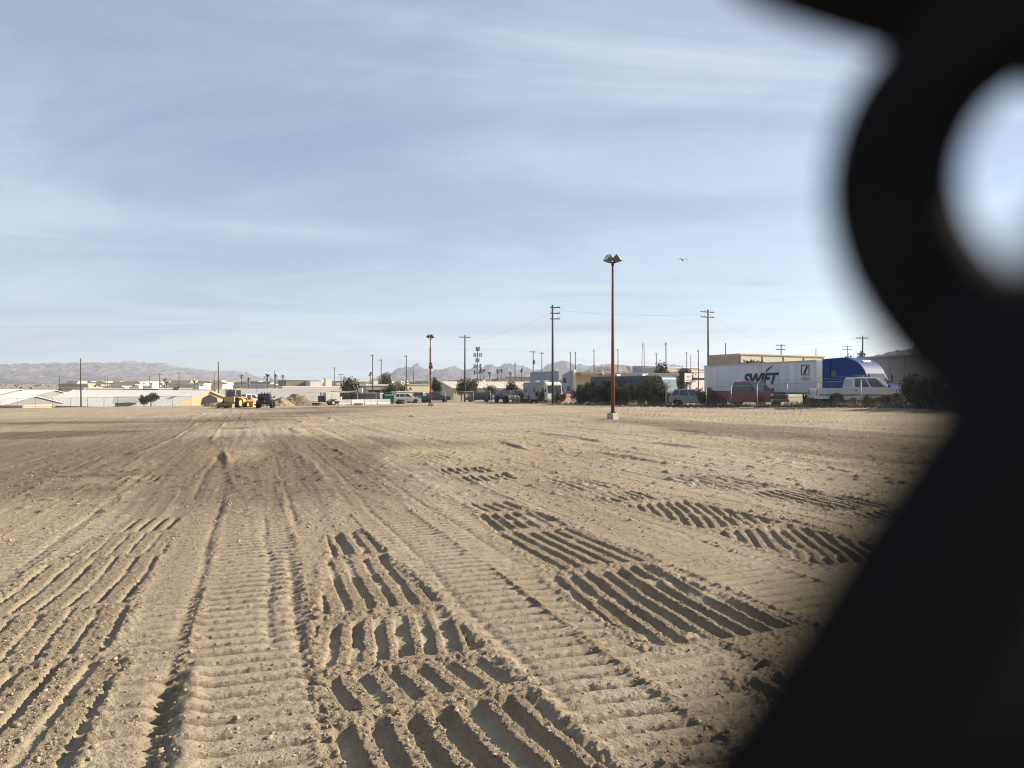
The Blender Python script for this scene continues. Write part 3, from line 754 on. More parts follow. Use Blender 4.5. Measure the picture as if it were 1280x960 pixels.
# ------------------------------------------------------------------ trucks parked behind the right-hand fence
pickup('white pickup truck parked in front of the blue semi truck cab', (25.4, 52.0, 0.30), R(-7), m_whitepaint, L=5.9, zb=1.14, zr=1.88, scale=1.11)
pickup('dark red pickup truck parked in front of the long white trailer', (21.0, 63.4, -0.12), R(-60), m_redpaint, L=5.9, zb=1.22, zr=1.98, modern=True, scale=1.16, trim=m_redpaint)
hatchback('parked_car', 'grey hatchback car below the small white sign', 'car', (17.6, 69.0, -0.20), R(-22), m_greypaint)

# semi trailer
TA = Vector((25.6, 60.0, 0)); TD = Vector((-0.31, 0.951, 0)).normalized(); TL = 16.6
trl = thing('semi_trailer', 'long white box semi trailer with dark italic lettering on its side', 'semi trailer', (TA.x, TA.y, -0.05), heading(-TD.x, -TD.y))
# local frame: +x towards the tractor, y<0 is the side away from the camera's left; the visible flank is at y = +
VIS = -1
lz0, lz1, TW = 1.12, 4.02, 2.55
off = VIS * TW / 2
MB().box((-TL / 2, -off, (lz0 + lz1) / 2), (TL, TW - 0.06, lz1 - lz0 - 0.04)).build('box', m_panel, trl)
npan = 14; pw = TL / npan
for i in range(npan):
    MB().box((-TL + pw * (i + 0.5), 0 * off - VIS * 0.018, (lz0 + lz1) / 2 + 0.02), (pw - 0.035, 0.03, lz1 - lz0 - 0.30)).build('side_panel', m_panel, trl)
for i in range(2):
    MB().box((-0.02 + 0.04, -off + (i - 0.5) * (TW / 2), (lz0 + lz1) / 2), (0.03, TW / 2 - 0.06, lz1 - lz0 - 0.2)).build('front_panel', m_panel, trl)
m_rail = mat('aluminium_rail', (0.42, 0.43, 0.44), 0.45, metal=0.5, var=0.2)
MB().box((-TL / 2, -VIS * 0.02, lz1 - 0.06), (TL + 0.04, 0.09, 0.13)).build('top_rail', m_rail, trl)
MB().box((-TL / 2, -VIS * 0.02, lz0 + 0.06), (TL + 0.04, 0.09, 0.16)).build('bottom_rail', mat('weathered_rail', (0.22, 0.21, 0.20), 0.7, var=0.4, vscale=2), trl)
for x in (-1.6, -1.9):
    for yy in (0.35, TW - 0.35): MB().box((x, -VIS * yy, 0.62), (0.10, 0.10, 1.05)).build('landing_leg', m_dark, trl)
for x in (-13.6, -14.9):
    for yy in (0.28, TW - 0.28): wheel(trl, x, -VIS * yy, 0.5, 0.5, m_white, out=VIS)
MB().box((-14.2, -VIS * TW / 2, 0.8), (3.4, 1.2, 0.4)).build('bogie', m_dark, trl)
def text_on(name, body, size, parent, loc, rot, m, shear=0.0, ext=0.004, space=1.0):
    cu = bpy.data.curves.new(name, 'FONT'); cu.body = body; cu.size = size; cu.shear = shear; cu.extrude = ext; cu.offset = size * 0.018; cu.space_character = space
    cu.materials.append(m); o = bpy.data.objects.new(name, cu); col.objects.link(o); o.parent = parent; o.location = loc; o.rotation_euler = rot
    return o
def text_to_mesh(o):
    """turn the lettering into a plain mesh of the same name"""
    bpy.context.view_layer.update()
    me = bpy.data.meshes.new_from_object(o.evaluated_get(bpy.context.evaluated_depsgraph_get()))
    n = bpy.data.objects.new('lettering', me); col.objects.link(n); n.parent = o.parent
    n.location = o.location; n.rotation_euler = o.rotation_euler; n.scale = o.scale
    cu = o.data; bpy.data.objects.remove(o); bpy.data.curves.remove(cu); n.name = 'lettering'
    return n
m_letter = mat('lettering_dark_blue', (0.020, 0.032, 0.060), 0.6)
# the flank faces -y of the trailer when VIS = -1
tx = text_on('lettering', 'SWIFT', 1.42, trl, (-9.9, -0.062 * 1.0 + 0.0, 2.03), (R(90), 0, 0), m_letter, shear=0.32, space=0.98)
tx.location.y = -(0.024)
tx.scale = (1.22, 1, 1)
tx.data.offset = 0.06
tx = text_to_mesh(tx)
# flying stroke above the lettering
MB().poly_plate([(-6.55, -0.03, 3.08), (-6.25, -0.03, 3.22), (-5.35, -0.03, 3.78), (-6.05, -0.03, 3.52), (-6.35, -0.03, 3.38)], (0, -0.008, 0)).build('swoosh_mark', m_letter, trl)
# square emblem near the front end
em = MB()
for (x0, z0, x1, z1) in ((-1.75, 2.75, -0.75, 2.82), (-1.75, 3.58, -0.75, 3.65), (-1.75, 2.82, -1.68, 3.58), (-0.82, 2.82, -0.75, 3.58)):
    em.box(((x0 + x1) / 2, -0.037, (z0 + z1) / 2), (abs(x1 - x0), 0.01, abs(z1 - z0)))
em.poly_plate([(-1.5, -0.033, 2.86), (-1.28, -0.033, 2.86), (-0.90, -0.033, 3.52), (-1.12, -0.033, 3.52)], (0, -0.008, 0))
em.build('square_emblem', m_letter, trl)
MB().box((-1.25, -0.037, 2.45), (0.9, 0.01, 0.26)).build('number_plate', mat('faded_print', (0.33, 0.34, 0.36), 0.7), trl)

# semi tractor
trc = thing('semi_truck', 'blue semi truck with tall sleeper cab coupled ahead of the white trailer', 'semi truck', (27.5, 56.4, 0.0), heading(0.47, -0.88))
prof = [(-2.5, 1.05), (-2.5, 3.86), (-2.35, 3.96), (-0.7, 4.02), (-0.1, 3.95), (0.5, 3.74), (0.95, 3.42), (1.28, 3.02), (1.42, 2.72), (1.80, 2.02), (1.80, 1.05)]
MB().prism(prof, -1.22, 1.22).build('sleeper_cab', m_bluepaint, trc, bevel=0.16, seg=4)
hp = [(1.75, 0.75), (1.75, 1.98), (2.6, 1.86), (3.35, 1.66), (3.52, 1.45), (3.58, 0.75)]
MB().prism(hp, -0.98, 0.98).build('hood', m_bluepaint, trc, bevel=0.12, seg=3)
ws = [Vector((1.80, -1.05, 2.06)), Vector((1.80, 1.05, 2.06)), Vector((1.42, 1.0, 2.74)), Vector((1.42, -1.0, 2.74))]
MB().plate(ws, 0.02, 0.98, 0.05, 0.95, 0.02).build('windshield', m_glass, trc)
for s in (-1, 1):
    MB().box((1.0, s * 1.225, 2.33), (0.85, 0.02, 0.62)).build('side_window', m_glass, trc)
    MB().box((-1.4, s * 1.225, 2.75), (0.55, 0.02, 0.5)).build('sleeper_window', m_glass, trc)
    dd = MB().box((1.0, s * 1.226, 1.55), (0.98, 0.02, 0.80)).build('door', m_bluepaint, trc)
    MB().box((0.65, s * 1.245, 1.70), (0.18, 0.03, 0.05)).build('handle', m_chrome, dd)
    MB().box((1.85, s * 1.42, 2.35), (0.16, 0.10, 0.62)).build('mirror', m_black, trc, bevel=0.03)
    MB().box((3.38, s * 0.82, 1.12), (0.24, 0.24, 0.30)).build('headlight', m_lamp, trc, bevel=0.04)
    MB().box((-0.2, s * 1.15, 0.68), (2.0, 0.25, 0.5)).build('side_skirt', m_bluepaint, trc, bevel=0.05)
    MB().box((-1.9, s * 1.29, 3.1), (0.5, 0.1, 1.7)).build('cab_extender', m_bluepaint, trc, bevel=0.03)
    wheel(trc, 2.75, s * 1.02, 0.52, 0.32, m_chrome, s)
    for x in (-2.6, -3.9): wheel(trc, x, s * 0.92, 0.52, 0.58, m_dark, s)
MB().box((3.60, 0, 1.20), (0.05, 1.1, 0.75)).build('grille', m_dark, trc, bevel=0.02)
MB().box((3.62, 0, 0.62), (0.24, 2.2, 0.34)).build('front_bumper', m_bluepaint, trc, bevel=0.06)
MB().box((-2.6, 0, 0.78), (4.6, 0.9, 0.3)).build('chassis', m_dark, trc)
m_letw = mat('lettering_white', (0.8, 0.8, 0.8), 0.6)
d = Vector((0.45, 0, -0.32)).normalized(); 
rt = text_on('lettering', 'SWIFT', 0.36, trc, (0.88, -0.62, 3.56), (0, 0, 0), m_letw, shear=0.3)
nrm = Vector((0.36, 0, 0.36)).normalized()
M3 = Matrix((Vector((0, 1, 0)), Vector((-nrm.z, 0, nrm.x)), nrm)).transposed()
rt.rotation_euler = M3.to_euler(); rt.location = (0.79, -0.55, 3.60)
rt = text_to_mesh(rt)

# ------------------------------------------------------------------ motorhomes
def motorhome(label, loc, rz, paint, L, W, H, bands, windows=4, name='motorhome', windscreen=m_glass, cap=None):
    t = thing(name, label, 'motorhome', loc, rz); h = L / 2
    prof = [(-h, 0.55), (-h, H - 0.18), (-h + 0.2, H), (h - 0.9, H), (h - 0.35, H - 0.22), (h, 1.35), (h, 0.5)]
    MB().prism(prof, -W / 2, W / 2).build('body', paint, t, bevel=0.12, seg=3)
    q = [Vector((h, -W / 2 + 0.1, 1.42)), Vector((h, W / 2 - 0.1, 1.42)), Vector((h - 0.35, W / 2 - 0.12, H - 0.26)), Vector((h - 0.35, -W / 2 + 0.12, H - 0.26))]
    for (u0, u1) in ((0.02, 0.49), (0.51, 0.98)): MB().plate(q, u0, u1, 0.06, 0.84, 0.035).build('windshield', windscreen, t)
    for s in (-1, 1):
        for k in range(windows):
            MB().box((-h + L * (0.12 + 0.72 * k / max(windows - 1, 1)), s * (W / 2 + 0.004), H * 0.62), (L * 0.09, 0.02, H * 0.19)).build('side_window', m_glass, t)
        for (x0, x1, z0, z1, sl, mm) in bands:
            MB().poly_plate([(x0 * h, s * (W / 2 + 0.003), z0), (x1 * h, s * (W / 2 + 0.003), z0 + sl), (x1 * h, s * (W / 2 + 0.003), z1 + sl), (x0 * h, s * (W / 2 + 0.003), z1)], (0, s * 0.008, 0)).build('paint_band', mm, t)
        MB().box((h - 0.05, s * (W / 2 - 0.28), 0.95), (0.16, 0.34, 0.22)).build('headlight', m_lamp, t, bevel=0.03)
        MB().box((h - 0.3, s * (W / 2 + 0.14), 1.85), (0.12, 0.22, 0.36)).build('mirror', m_black, t, bevel=0.02)
        wheel(t, h - 1.9, s * (W / 2 - 0.16), 0.45, 0.28, out=s); wheel(t, -h + L * 0.28, s * (W / 2 - 0.18), 0.45, 0.34, out=s)
    MB().box((h + 0.04, 0, 0.6), (0.18, W * 0.96, 0.3)).build('front_bumper', paint, t, bevel=0.05)
    for x in (-h * 0.45, h * 0.25): MB().box((x, 0, H + 0.12), (0.8, 0.7, 0.24)).build('roof_air_unit', m_rail, t, bevel=0.04)
    if cap:
        MB().prism([(h - 1.0, 0.52), (h - 1.0, H + 0.02), (h - 0.88, H + 0.02), (h - 0.33, H - 0.21), (h + 0.015, 1.36), (h + 0.015, 0.5)], -W / 2 - 0.02, W / 2 + 0.02).build('front_cap', cap, t, bevel=0.08)
    return t
m_rvdark = mat('motorhome_charcoal', (0.055, 0.058, 0.07), 0.4, var=0.3, vscale=0.7, coat=0.3)
m_rvmid = mat('motorhome_grey_band', (0.20, 0.20, 0.22), 0.4)
m_rvblue = mat('motorhome_blue_band', (0.03, 0.045, 0.13), 0.4)
motorhome('dark swirl-painted motorhome behind the tall shrubs at the right fence', (14.2, 84.0, -0.35), heading(0.62, -0.78), m_rvdark, 11.5, 2.55, 3.35, [(-0.95, 0.4, 1.6, 1.85, 0.35, m_rvmid), (-0.9, 0.9, 2.62, 2.85, 0.18, m_rvblue), (-0.6, 0.7, 1.05, 1.22, 0.25, m_rvmid)], windscreen=mat('reflection_toned_windscreen', (0.16, 0.21, 0.21), 0.12, spec=0.9))  # windscreen reflection is put into its pale teal base colour
motorhome('white motorhome between the tall wooden pole and the small shrubs', (4.3, 101.5, -0.62), heading(0.42, -0.90), mat('motorhome_shade_grey', (0.24, 0.24, 0.27), 0.5, var=0.1), 7.6, 2.4, 3.05, [(-0.9, 0.9, 1.1, 1.3, 0.0, mat('lavender_stripe', (0.28, 0.27, 0.33), 0.5))], windows=3, cap=m_white)  # flank shade painted into the grey body; lit front cap stays white

# ------------------------------------------------------------------ yard vehicles in the middle distance
def jeep(label, loc, rz, paint):
    t = thing('off_road_vehicle', label, 'off-road vehicle', loc, rz); L, W = 4.0, 1.72; h = L / 2
    prof = [(-h, 0.62), (-h, 1.22), (h - 1.35, 1.22), (h - 0.06, 1.14), (h, 0.66)]
    MB().prism(prof, -W / 2 + 0.1, W / 2 - 0.1).build('body', paint, t, bevel=0.04)
    c = cabin_faces(-h + 0.02, h - 1.42, -h + 0.08, h - 1.68, W / 2 - 0.12, W / 2 - 0.17, 1.20, 1.86)
    cb = MB().hexa(c).build('hard_top', paint, t, bevel=0.04); glaze(c, cb, ((0.05, 0.42), (0.47, 0.93)))
    for s in (-1, 1):
        for x in (h - 0.75, -h + 0.72):
            MB().box((x, s * (W / 2 + 0.02), 0.98), (1.0, 0.26, 0.08)).build('fender_flare', m_black, t, bevel=0.03)
            wheel(t, x, s * (W / 2 - 0.02), 0.46, 0.32, m_dark, s)
        MB().box((h - 1.45, s * (W / 2 + 0.12), 1.40), (0.10, 0.22, 0.20)).build('mirror', m_black, t)
        MB().cyl((h - 0.02, s * 0.48, 0.98), (h + 0.04, s * 0.48, 0.98), 0.10, n=14).build('headlight', m_lamp, t)
        MB().box((-h - 0.02, s * (W / 2 - 0.2), 0.98), (0.06, 0.14, 0.22)).build('tail_light', m_tail, t)
    MB().box((h + 0.12, 0, 0.62), (0.16, W, 0.18)).build('front_bumper', m_black, t, bevel=0.02)
    MB().box((-h - 0.12, 0, 0.62), (0.16, W, 0.18)).build('rear_bumper', m_black, t, bevel=0.02)
    MB().box((-h - 0.03, 0, 0.88), (0.02, 0.34, 0.17)).build('licence_plate', m_white, t)
    MB().cyl((-h - 0.12, 0.25, 1.12), (-h - 0.36, 0.25, 1.12), 0.38, n=18).build('spare_wheel', m_tyre, t)
    MB().cyl((-h + 0.1, 0.72, 1.2), (-h - 0.05, 0.95, 3.0), 0.012, n=5).build('antenna', m_black, t)
    for k in range(4): MB().cyl((h - 1.75, -0.5 + k * 0.33, 1.93), (h - 1.63, -0.5 + k * 0.33, 1.93), 0.08, n=10).build('roof_lamp', m_black, t)
    return t
def gz(x, y): return float(terrain(np.array([x]), np.array([y]))[0])
jx, jy = xat(332, 92), 92.0
jeep('black boxy off-road vehicle beside the yellow loader', (jx, jy, gz(jx, jy) + 0.02), R(103), m_blackpaint)

def loader(label, loc, rz):
    t = thing('tractor_loader', label, 'loader tractor', loc, rz)
    # +x is the front; its rear with the box scraper faces the camera
    MB().prism([(-1.5, 0.75), (-1.5, 1.35), (-0.2, 1.42), (1.7, 1.32), (1.75, 0.75)], -0.5, 0.5).build('body', m_yellow, t, bevel=0.06)
    c = cabin_faces(-1.35, 0.05, -1.3, -0.05, 0.78, 0.74, 1.35, 2.5)
    fr = MB()
    for i in range(4): fr.cyl(c[i], c[i + 4], 0.05, n=6)
    fr.build('cab_post', m_yellow, t)
    MB().box((-0.68, 0, 2.55), (1.55, 1.65, 0.10)).build('cab_roof', m_yellow, t, bevel=0.03)
    MB().plate([c[3], c[0], c[4], c[7]], 0.08, 0.92, 0.10, 0.92, 0.0).build('rear_window', m_glass, t)
    MB().plate([c[0], c[1], c[5], c[4]], 0.08, 0.92, 0.10, 0.92, 0.0).build('side_window', m_glass, t)
    MB().box((-0.6, 0, 1.50), (0.5, 0.55, 0.5)).build('seat', m_orange, t, bevel=0.06)
    MB().box((-1.55, 0, 1.15), (0.25, 1.5, 0.75)).build('counterweight', m_yellow, t, bevel=0.05)
    for s in (-1, 1):
        wheel(t, -0.75, s * 0.95, 0.68, 0.46, m_yellow, s); wheel(t, 1.35, s * 0.85, 0.42, 0.30, m_yellow, s)
        MB().box((-0.75, s * 0.92, 1.42), (1.2, 0.5, 0.07)).build('fender', m_yellow, t, bevel=0.03)
        MB().tube([(0.2, s * 0.62, 1.5), (1.6, s * 0.62, 1.35), (2.5, s * 0.62, 0.55)], 0.07, 6).build('lift_arm', m_yellow, t)
        MB().tube([(-1.5, s * 0.45, 0.7), (-2.2, s * 0.5, 0.5)], 0.05, 6).build('hitch_arm', m_dark, t)
    MB().prism([(2.4, 0.15), (2.5, 0.85), (2.7, 0.8), (2.65, 0.4), (3.3, 0.1), (3.3, 0.05), (2.45, 0.05)], -1.1, 1.1).build('bucket', m_yellow, t)
    bx = MB(); bx.box((-2.2, 0, 0.42), (0.08, 2.3, 0.5)); bx.box((-2.5, 1.12, 0.32), (0.7, 0.06, 0.55)); bx.box((-2.5, -1.12, 0.32), (0.7, 0.06, 0.55)); bx.box((-2.78, 0, 0.55), (0.06, 2.3, 0.12))
    b = bx.build('box_scraper', mat('worn_yellow_steel', (0.26, 0.20, 0.10), 0.7, var=0.4, vscale=4), t)
    for k in range(6): MB().box((-2.5, -0.9 + k * 0.36, 0.40), (0.10, 0.07, 0.75)).build('ripper_shank', m_dark, b)
    MB().cyl((0.9, 0.2, 1.35), (0.9, 0.2, 2.2), 0.04, n=6).build('exhaust', m_dark, t)
    return t
lx, ly = xat(295, 97), 97.0
loader('yellow tractor loader with box scraper seen from behind', (lx, ly, gz(lx, ly) + 0.02), R(80))
ox, oy = xat(309, 101), 101.0
pickup('white pickup with orange tailgate standing behind the yellow loader', (xat(311, 103), 103.0, gz(xat(311, 103), 103.0) + 0.02), R(55), m_whitepaint, L=5.3, trim=m_orange)
ol = thing('flatbed_trailer', 'small orange flatbed trailer between the loader and the white pickup', 'trailer', (xat(305, 99.5), 99.5, gz(xat(305, 99.5), 99.5)), R(70))
MB().box((0, 0, 0.72), (2.4, 1.5, 0.14)).build('deck', m_orange, ol); MB().box((0.9, 0, 1.12), (0.5, 1.2, 0.66)).build('tool_box', m_orange, ol, bevel=0.04)
for s in (-1, 1):
    MB().box((0, s * 0.75, 0.92), (2.4, 0.05, 0.3)).build('side_rail', m_orange, ol); wheel(ol, 0, s * 0.9, 0.34, 0.2, m_white, s)
MB().box((1.9, 0, 0.62), (1.4, 0.10, 0.10)).build('tow_bar', m_orange, ol)

# service trailer, barriers, skip and clutter by the far yard fence
def gpt(px, Y): x = xat(px, Y); return (x, Y, gz(x, Y))
st = thing('service_trailer', 'boxy white service trailer at the left end of the white barriers', 'trailer', gpt(414, 108), R(31))
MB().box((0, 0, 1.28), (2.1, 1.7, 1.35)).build('box', m_white, st, bevel=0.05)
MB().box((0, 0, 0.55), (2.3, 1.5, 0.12)).build('chassis', m_dark, st)
MB().box((-1.55, 0, 1.0), (0.7, 0.9, 0.9)).build('generator', m_dark, st, bevel=0.04); MB().box((-1.55, 0.1, 1.7), (0.12, 0.12, 0.6)).build('exhaust', m_dark, st)
MB().box((-2.5, 0, 0.55), (1.4, 0.1, 0.1)).build('tow_bar', m_dark, st)
for s in (-1, 1):
    wheel(st, 0.05, s * 0.93, 0.40, 0.24, m_white, s); MB().box((0.05, s * 0.93, 0.9), (1.1, 0.26, 0.06)).build('fender', m_dark, st)
MB().box((0.3, -0.86, 1.35), (0.8, 0.03, 0.9)).build('side_door', m_white, st)
bprof = [(-0.30, 0), (-0.30, 0.10), (-0.14, 0.36), (-0.09, 0.84), (0.09, 0.84), (0.14, 0.36), (0.30, 0.10), (0.30, 0)]
mbp = MB(); mbp.prism(bprof, -1.0, 1.0); mb_bar = mbp.mesh('traffic_barrier'); mb_bar.materials.append(m_white)
names_bar = ['next to the boxy service trailer', 'second from the service trailer', 'third from the service trailer', 'fourth from the service trailer', 'third from the green skip', 'second from the green skip', 'right beside the green skip']
for i in range(7):
    b = link_mesh('traffic_barrier', mb_bar); b.location = gpt(431 + i * 8.1, 108.5 + 0.6 * (i % 2)); b.rotation_euler = (0, 0, R(116 + 5 * (i % 3)))
    tag(b, 'white traffic barrier segment, ' + names_bar[i], 'barrier', 'white barriers in a row by the yard')
m_green = mat('skip_green', (0.03, 0.16, 0.10), 0.55, var=0.25)
sk = thing('waste_skip', 'green waste skip at the end of the white barriers', 'skip', gpt(487, 112), R(8))
MB().hexa([(-0.62, -0.8, 0.1), (0.62, -0.8, 0.1), (0.62, 0.8, 0.1), (-0.62, 0.8, 0.1), (-0.75, -1, 1.35), (0.75, -1, 1.35), (0.75, 1, 1.35), (-0.75, 1, 1.35)]).build('bin', m_green, sk)
MB().box((0, -0.1, 1.42), (1.55, 1.9, 0.10), rx=R(6)).build('lid', m_green, sk)
for s in (-1, 1): MB().box((s * 0.80, 0, 0.85), (0.12, 1.6, 0.16)).build('fork_pocket', m_green, sk)
# ------------------------------------------------------------------ lamp posts on the lot
m_redpole = mat('rusty_red_pole_paint', (0.23, 0.072, 0.044), 0.75, var=0.35, vscale=2.5, streak=(1, 1, 0.3))
m_lampgrey = mat('lamp_housing_grey', (0.13, 0.13, 0.115), 0.5, metal=0.2, var=0.2)
m_lens = mat('lamp_glass', (0.55, 0.56, 0.54), 0.15, spec=0.8)
def flood(parent, p, az, tilt, s=1.0):
    """flood lamp head pointing out along az and tilted down"""
    h = MB(); a = [(-0.16, 0.10), (0.16, 0.10)]
    h.hexa([(0, -0.16, -0.13), (0, 0.16, -0.13), (0, 0.16, 0.13), (0, -0.16, 0.13), (0.36, -0.27, -0.22), (0.36, 0.27, -0.22), (0.36, 0.27, 0.22), (0.36, -0.27, 0.22)])
    o = h.build('lamp_head', m_lampgrey, parent, bevel=0.02)
    g = MB(); g.box((0.365, 0, 0), (0.02, 0.48, 0.38)); lens = g.build('lens', m_lens, o)
    o.location = p; o.rotation_euler = (0, tilt, az); o.scale = (s, s, s)
    return o
def lamp_post(label, loc, H, mast=True, rz=0.0):
    t = thing('lamp_post', label, 'lamp post', loc, rz)
    MB().box((0, 0, 0.13), (0.46, 0.46, 0.46), rz=R(38)).build('concrete_footing', m_concrete, t, bevel=0.03)
    MB().box((0, 0, 0.38), (0.30, 0.30, 0.04)).build('base_plate', m_redpole, t)
    MB().tube([(0, 0, 0.36), (0, 0, H * 0.5), (0, 0, H - 0.3)], [0.105, 0.085, 0.062], 14).build('pole', m_redpole, t, True)
    MB().cyl((0, 0, H - 0.42), (0, 0, H - 0.25), 0.085, n=12).build('pole_cap', m_dark, t)
    MB().box((0, 0, H - 0.24), (0.30, 0.10, 0.06)).build('cross_arm', m_dark, t)
    return t
p1 = lamp_post('tall red lamp post with floodlights standing nearest on the dirt lot', (xat(766, 40), 40.0, gz(xat(766, 40), 40.0)), 9.05)
for s, az in ((-1, 200), (1, -24), (-1, 155), (1, 28)): flood(p1, (s * 0.10, 0.05 if az in (155, 28) else -0.08, 9.05 - 0.16), R(az), R(-34), 0.92)
p2 = lamp_post('red lamp post with a mid-height collar, farther back on the lot', (xat(538, 89), 89.0, gz(xat(538, 89), 89.0) - 0.05), 8.7)
for s, az in ((-1, 190), (1, -10), (1, 60)): flood(p2, (s * 0.10, -0.05, 8.62), R(az), R(-40), 1.05)
for z0, w in ((5.05, 0.36), (5.35, 0.30), (4.85, 0.42), (3.4, 0.24)):
    MB().box((0.05, -0.02, z0), (w * 1.25, w, 0.22)).build('collar', m_redpole, p2, bevel=0.03)
MB().cyl((0, 0, 4.0), (0, 0, 7.4), 0.115, n=12).build('sleeve', m_redpole, p2, True)
MB().box((0.42, -0.1, 0.2), (0.36, 0.34, 0.42)).build('white_box', m_white, p2, bevel=0.03)

# ------------------------------------------------------------------ utility poles
m_pole = mat('weathered_pole_wood', (0.15, 0.105, 0.070), 0.9, var=0.35, vscale=3, streak=(1, 1, 0.15))
m_poledark = mat('dark_pole_wood', (0.075, 0.062, 0.052), 0.9, var=0.35, vscale=3, streak=(1, 1, 0.15))
m_ins = mat('insulator_grey', (0.25, 0.25, 0.26), 0.4)
POLES = {}
def utility_pole(key, px, ytop, Y, label, arms=1, mt=None, lean=0.0, r=0.15, az=0.0, aw=2.4, transformer=False, side=0):
    x = xat(px, Y); zt = EYE - (ytop - HOR) / FPX * Y; zb = gz(x, Y) - 0.3
    t = thing('utility_pole', label, 'utility pole', (x, Y, zb), az, 'wooden utility poles')
    H = zt - zb; mt = mt or m_poledark
    if lean == 0.0: lean = random.uniform(-0.008, 0.008)
    MB().tube([(0, 0, 0), (lean * H * 0.5, 0, H * 0.5), (lean * H, 0, H)], [r, r * 0.85, r * 0.65], 8).build('pole', mt, t, True)
    for k in range(arms):
        z = H - 0.35 - 0.75 * k
        a = MB().box((lean * z + side * aw * 0.3, 0.14, z), (aw, 0.10, 0.12)).build('cross_arm', mt, t)
        for q in (-0.45, -0.22, 0.22, 0.45): MB().cyl((lean * z + side * aw * 0.3 + q * aw, 0.14, z + 0.06), (lean * z + side * aw * 0.3 + q * aw, 0.14, z + 0.26), 0.05, 0.03, n=6).build('insulator', m_ins, a)
    if transformer: MB().cyl((0.32, -0.1, H - 3.1), (0.32, -0.1, H - 2.2), 0.24, n=12).build('transformer', m_ins, t)
    POLES[key] = Vector((x + lean * H, Y, zt - 0.2))
    return t
utility_pole('a', 691, 381, 94, 'tallest dark utility pole rising beside the white motorhome', 3, m_poledark, r=0.17, aw=1.3, az=0.1, side=1)
utility_pole('b', 885.5, 387, 104, 'brown utility pole with two cross arms behind the trailer end', 2, m_pole, r=0.17, aw=2.6, az=0.5)
utility_pole('c', 581, 419, 126, 'dark utility pole just right of the farther lamp post', 1, r=0.17, aw=2.0, az=0.3)
utility_pole('d', 466, 443, 175, 'utility pole above the white barriers, left one of a close pair', 1, r=0.16, az=1.42)
utility_pole('e', 476.5, 449, 190, 'utility pole above the white barriers, right one of a close pair', 1, r=0.16, az=1.42)
utility_pole('f', 508, 444, 170, 'utility pole between the green skip and the farther lamp post', 1, r=0.15, az=1.42)
utility_pole('g', 273.5, 452, 142, 'utility pole standing behind the yellow loader', 0, r=0.15)
utility_pole('h', 101.5, 448, 136, 'slightly leaning utility pole behind the left wire fence', 0, r=0.15, lean=-0.012)
utility_pole('i', 666.5, 438, 160, 'utility pole left of the tallest pole, nearer of two', 1, r=0.14, transformer=True, az=0.9)
utility_pole('j', 677.5, 440, 190, 'utility pole close to the left of the tallest pole', 1, r=0.14, az=1.0)
utility_pole('k', 713, 440, 195, 'thin utility pole over the grey wall, left of two', 1, r=0.14, az=1.42)
utility_pole('l', 719.5, 440, 200, 'thin utility pole over the grey wall, right of two', 1, r=0.14, az=1.42)
utility_pole('m', 742.5, 437, 185, 'utility pole just left of the nearest lamp post', 1, r=0.14, az=1.42)
utility_pole('n', 772.5, 436, 180, 'utility pole just right of the nearest lamp post', 1, r=0.14, az=1.42)
utility_pole('o', 832.5, 428, 150, 'utility pole rising over the motorhome windscreen', 1, r=0.14, az=1.42)
utility_pole('p', 820.5, 441, 190, 'thin utility pole behind the motorhome roof', 1, r=0.13, az=1.42)
utility_pole('q', 858.5, 440, 185, 'utility pole above the small white sign, left of two', 1, r=0.13, az=1.42)
utility_pole('r', 863.5, 444, 190, 'utility pole above the small white sign, right of two', 0, r=0.13)
utility_pole('s', 873, 437, 170, 'utility pole over the left end of the white trailer', 1, r=0.14, az=1.42)
utility_pole('t', 907, 429, 150, 'utility pole before the shaded end of the beige warehouse', 0, r=0.14)
utility_pole('u', 976.5, 430, 140, 'utility pole with cross arm above the dark trailer lettering', 2, r=0.14, aw=2.0, az=0.2)
utility_pole('v', 1019.5, 435, 190, 'thin utility pole above the trailer front end', 0, r=0.13)
utility_pole('w', 1060, 432, 205, 'distant utility pole with two arms above the blue cab', 2, r=0.14, aw=3.0)
utility_pole('x', 1078, 420, 120, 'dark utility pole just right of the blue cab roof', 1, r=0.15, aw=2.0)
utility_pole('y', 1152, 470 - 12, 78, 'short utility pole in front of the grey warehouse', 0, r=0.15)
utility_pole('z', 268, 466, 260, 'faint utility pole left of the one behind the loader', 0, r=0.16)
utility_pole('aa', 224, 465, 270, 'faint utility pole above the white roof skylights', 1, r=0.18, az=0.5)
utility_pole('ab', 199.5, 467, 260, 'faint utility pole just right of the red building', 1, r=0.15)
utility_pole('ac', 187, 470, 290, 'faint utility pole rising over the red building', 0, r=0.15)
utility_pole('ad', 131.5, 472, 300, 'faint utility pole, left of two over the long white roof', 0, r=0.16)
utility_pole('ae', 134.5, 472, 300, 'faint utility pole, right of two over the long white roof', 0, r=0.16)
utility_pole('af', 74.5, 471, 250, 'faint utility pole left of the leaning pole', 0, r=0.15)
utility_pole('ag', 343, 463, 240, 'faint utility pole among the palms above the black vehicle', 0, r=0.15)
utility_pole('ah', 418, 459, 300, 'faint utility pole above the service trailer', 1, r=0.18)
utility_pole('ai', 426.5, 467, 250, 'short faint utility pole right above the white barriers', 1, r=0.15)
utility_pole('aj', 644, 452, 230, 'thin utility pole between the cream warehouse and the motorhome', 0, r=0.14)
utility_pole('ak', 517, 463, 240, 'short faint utility pole left of the farther lamp post', 0, r=0.14)

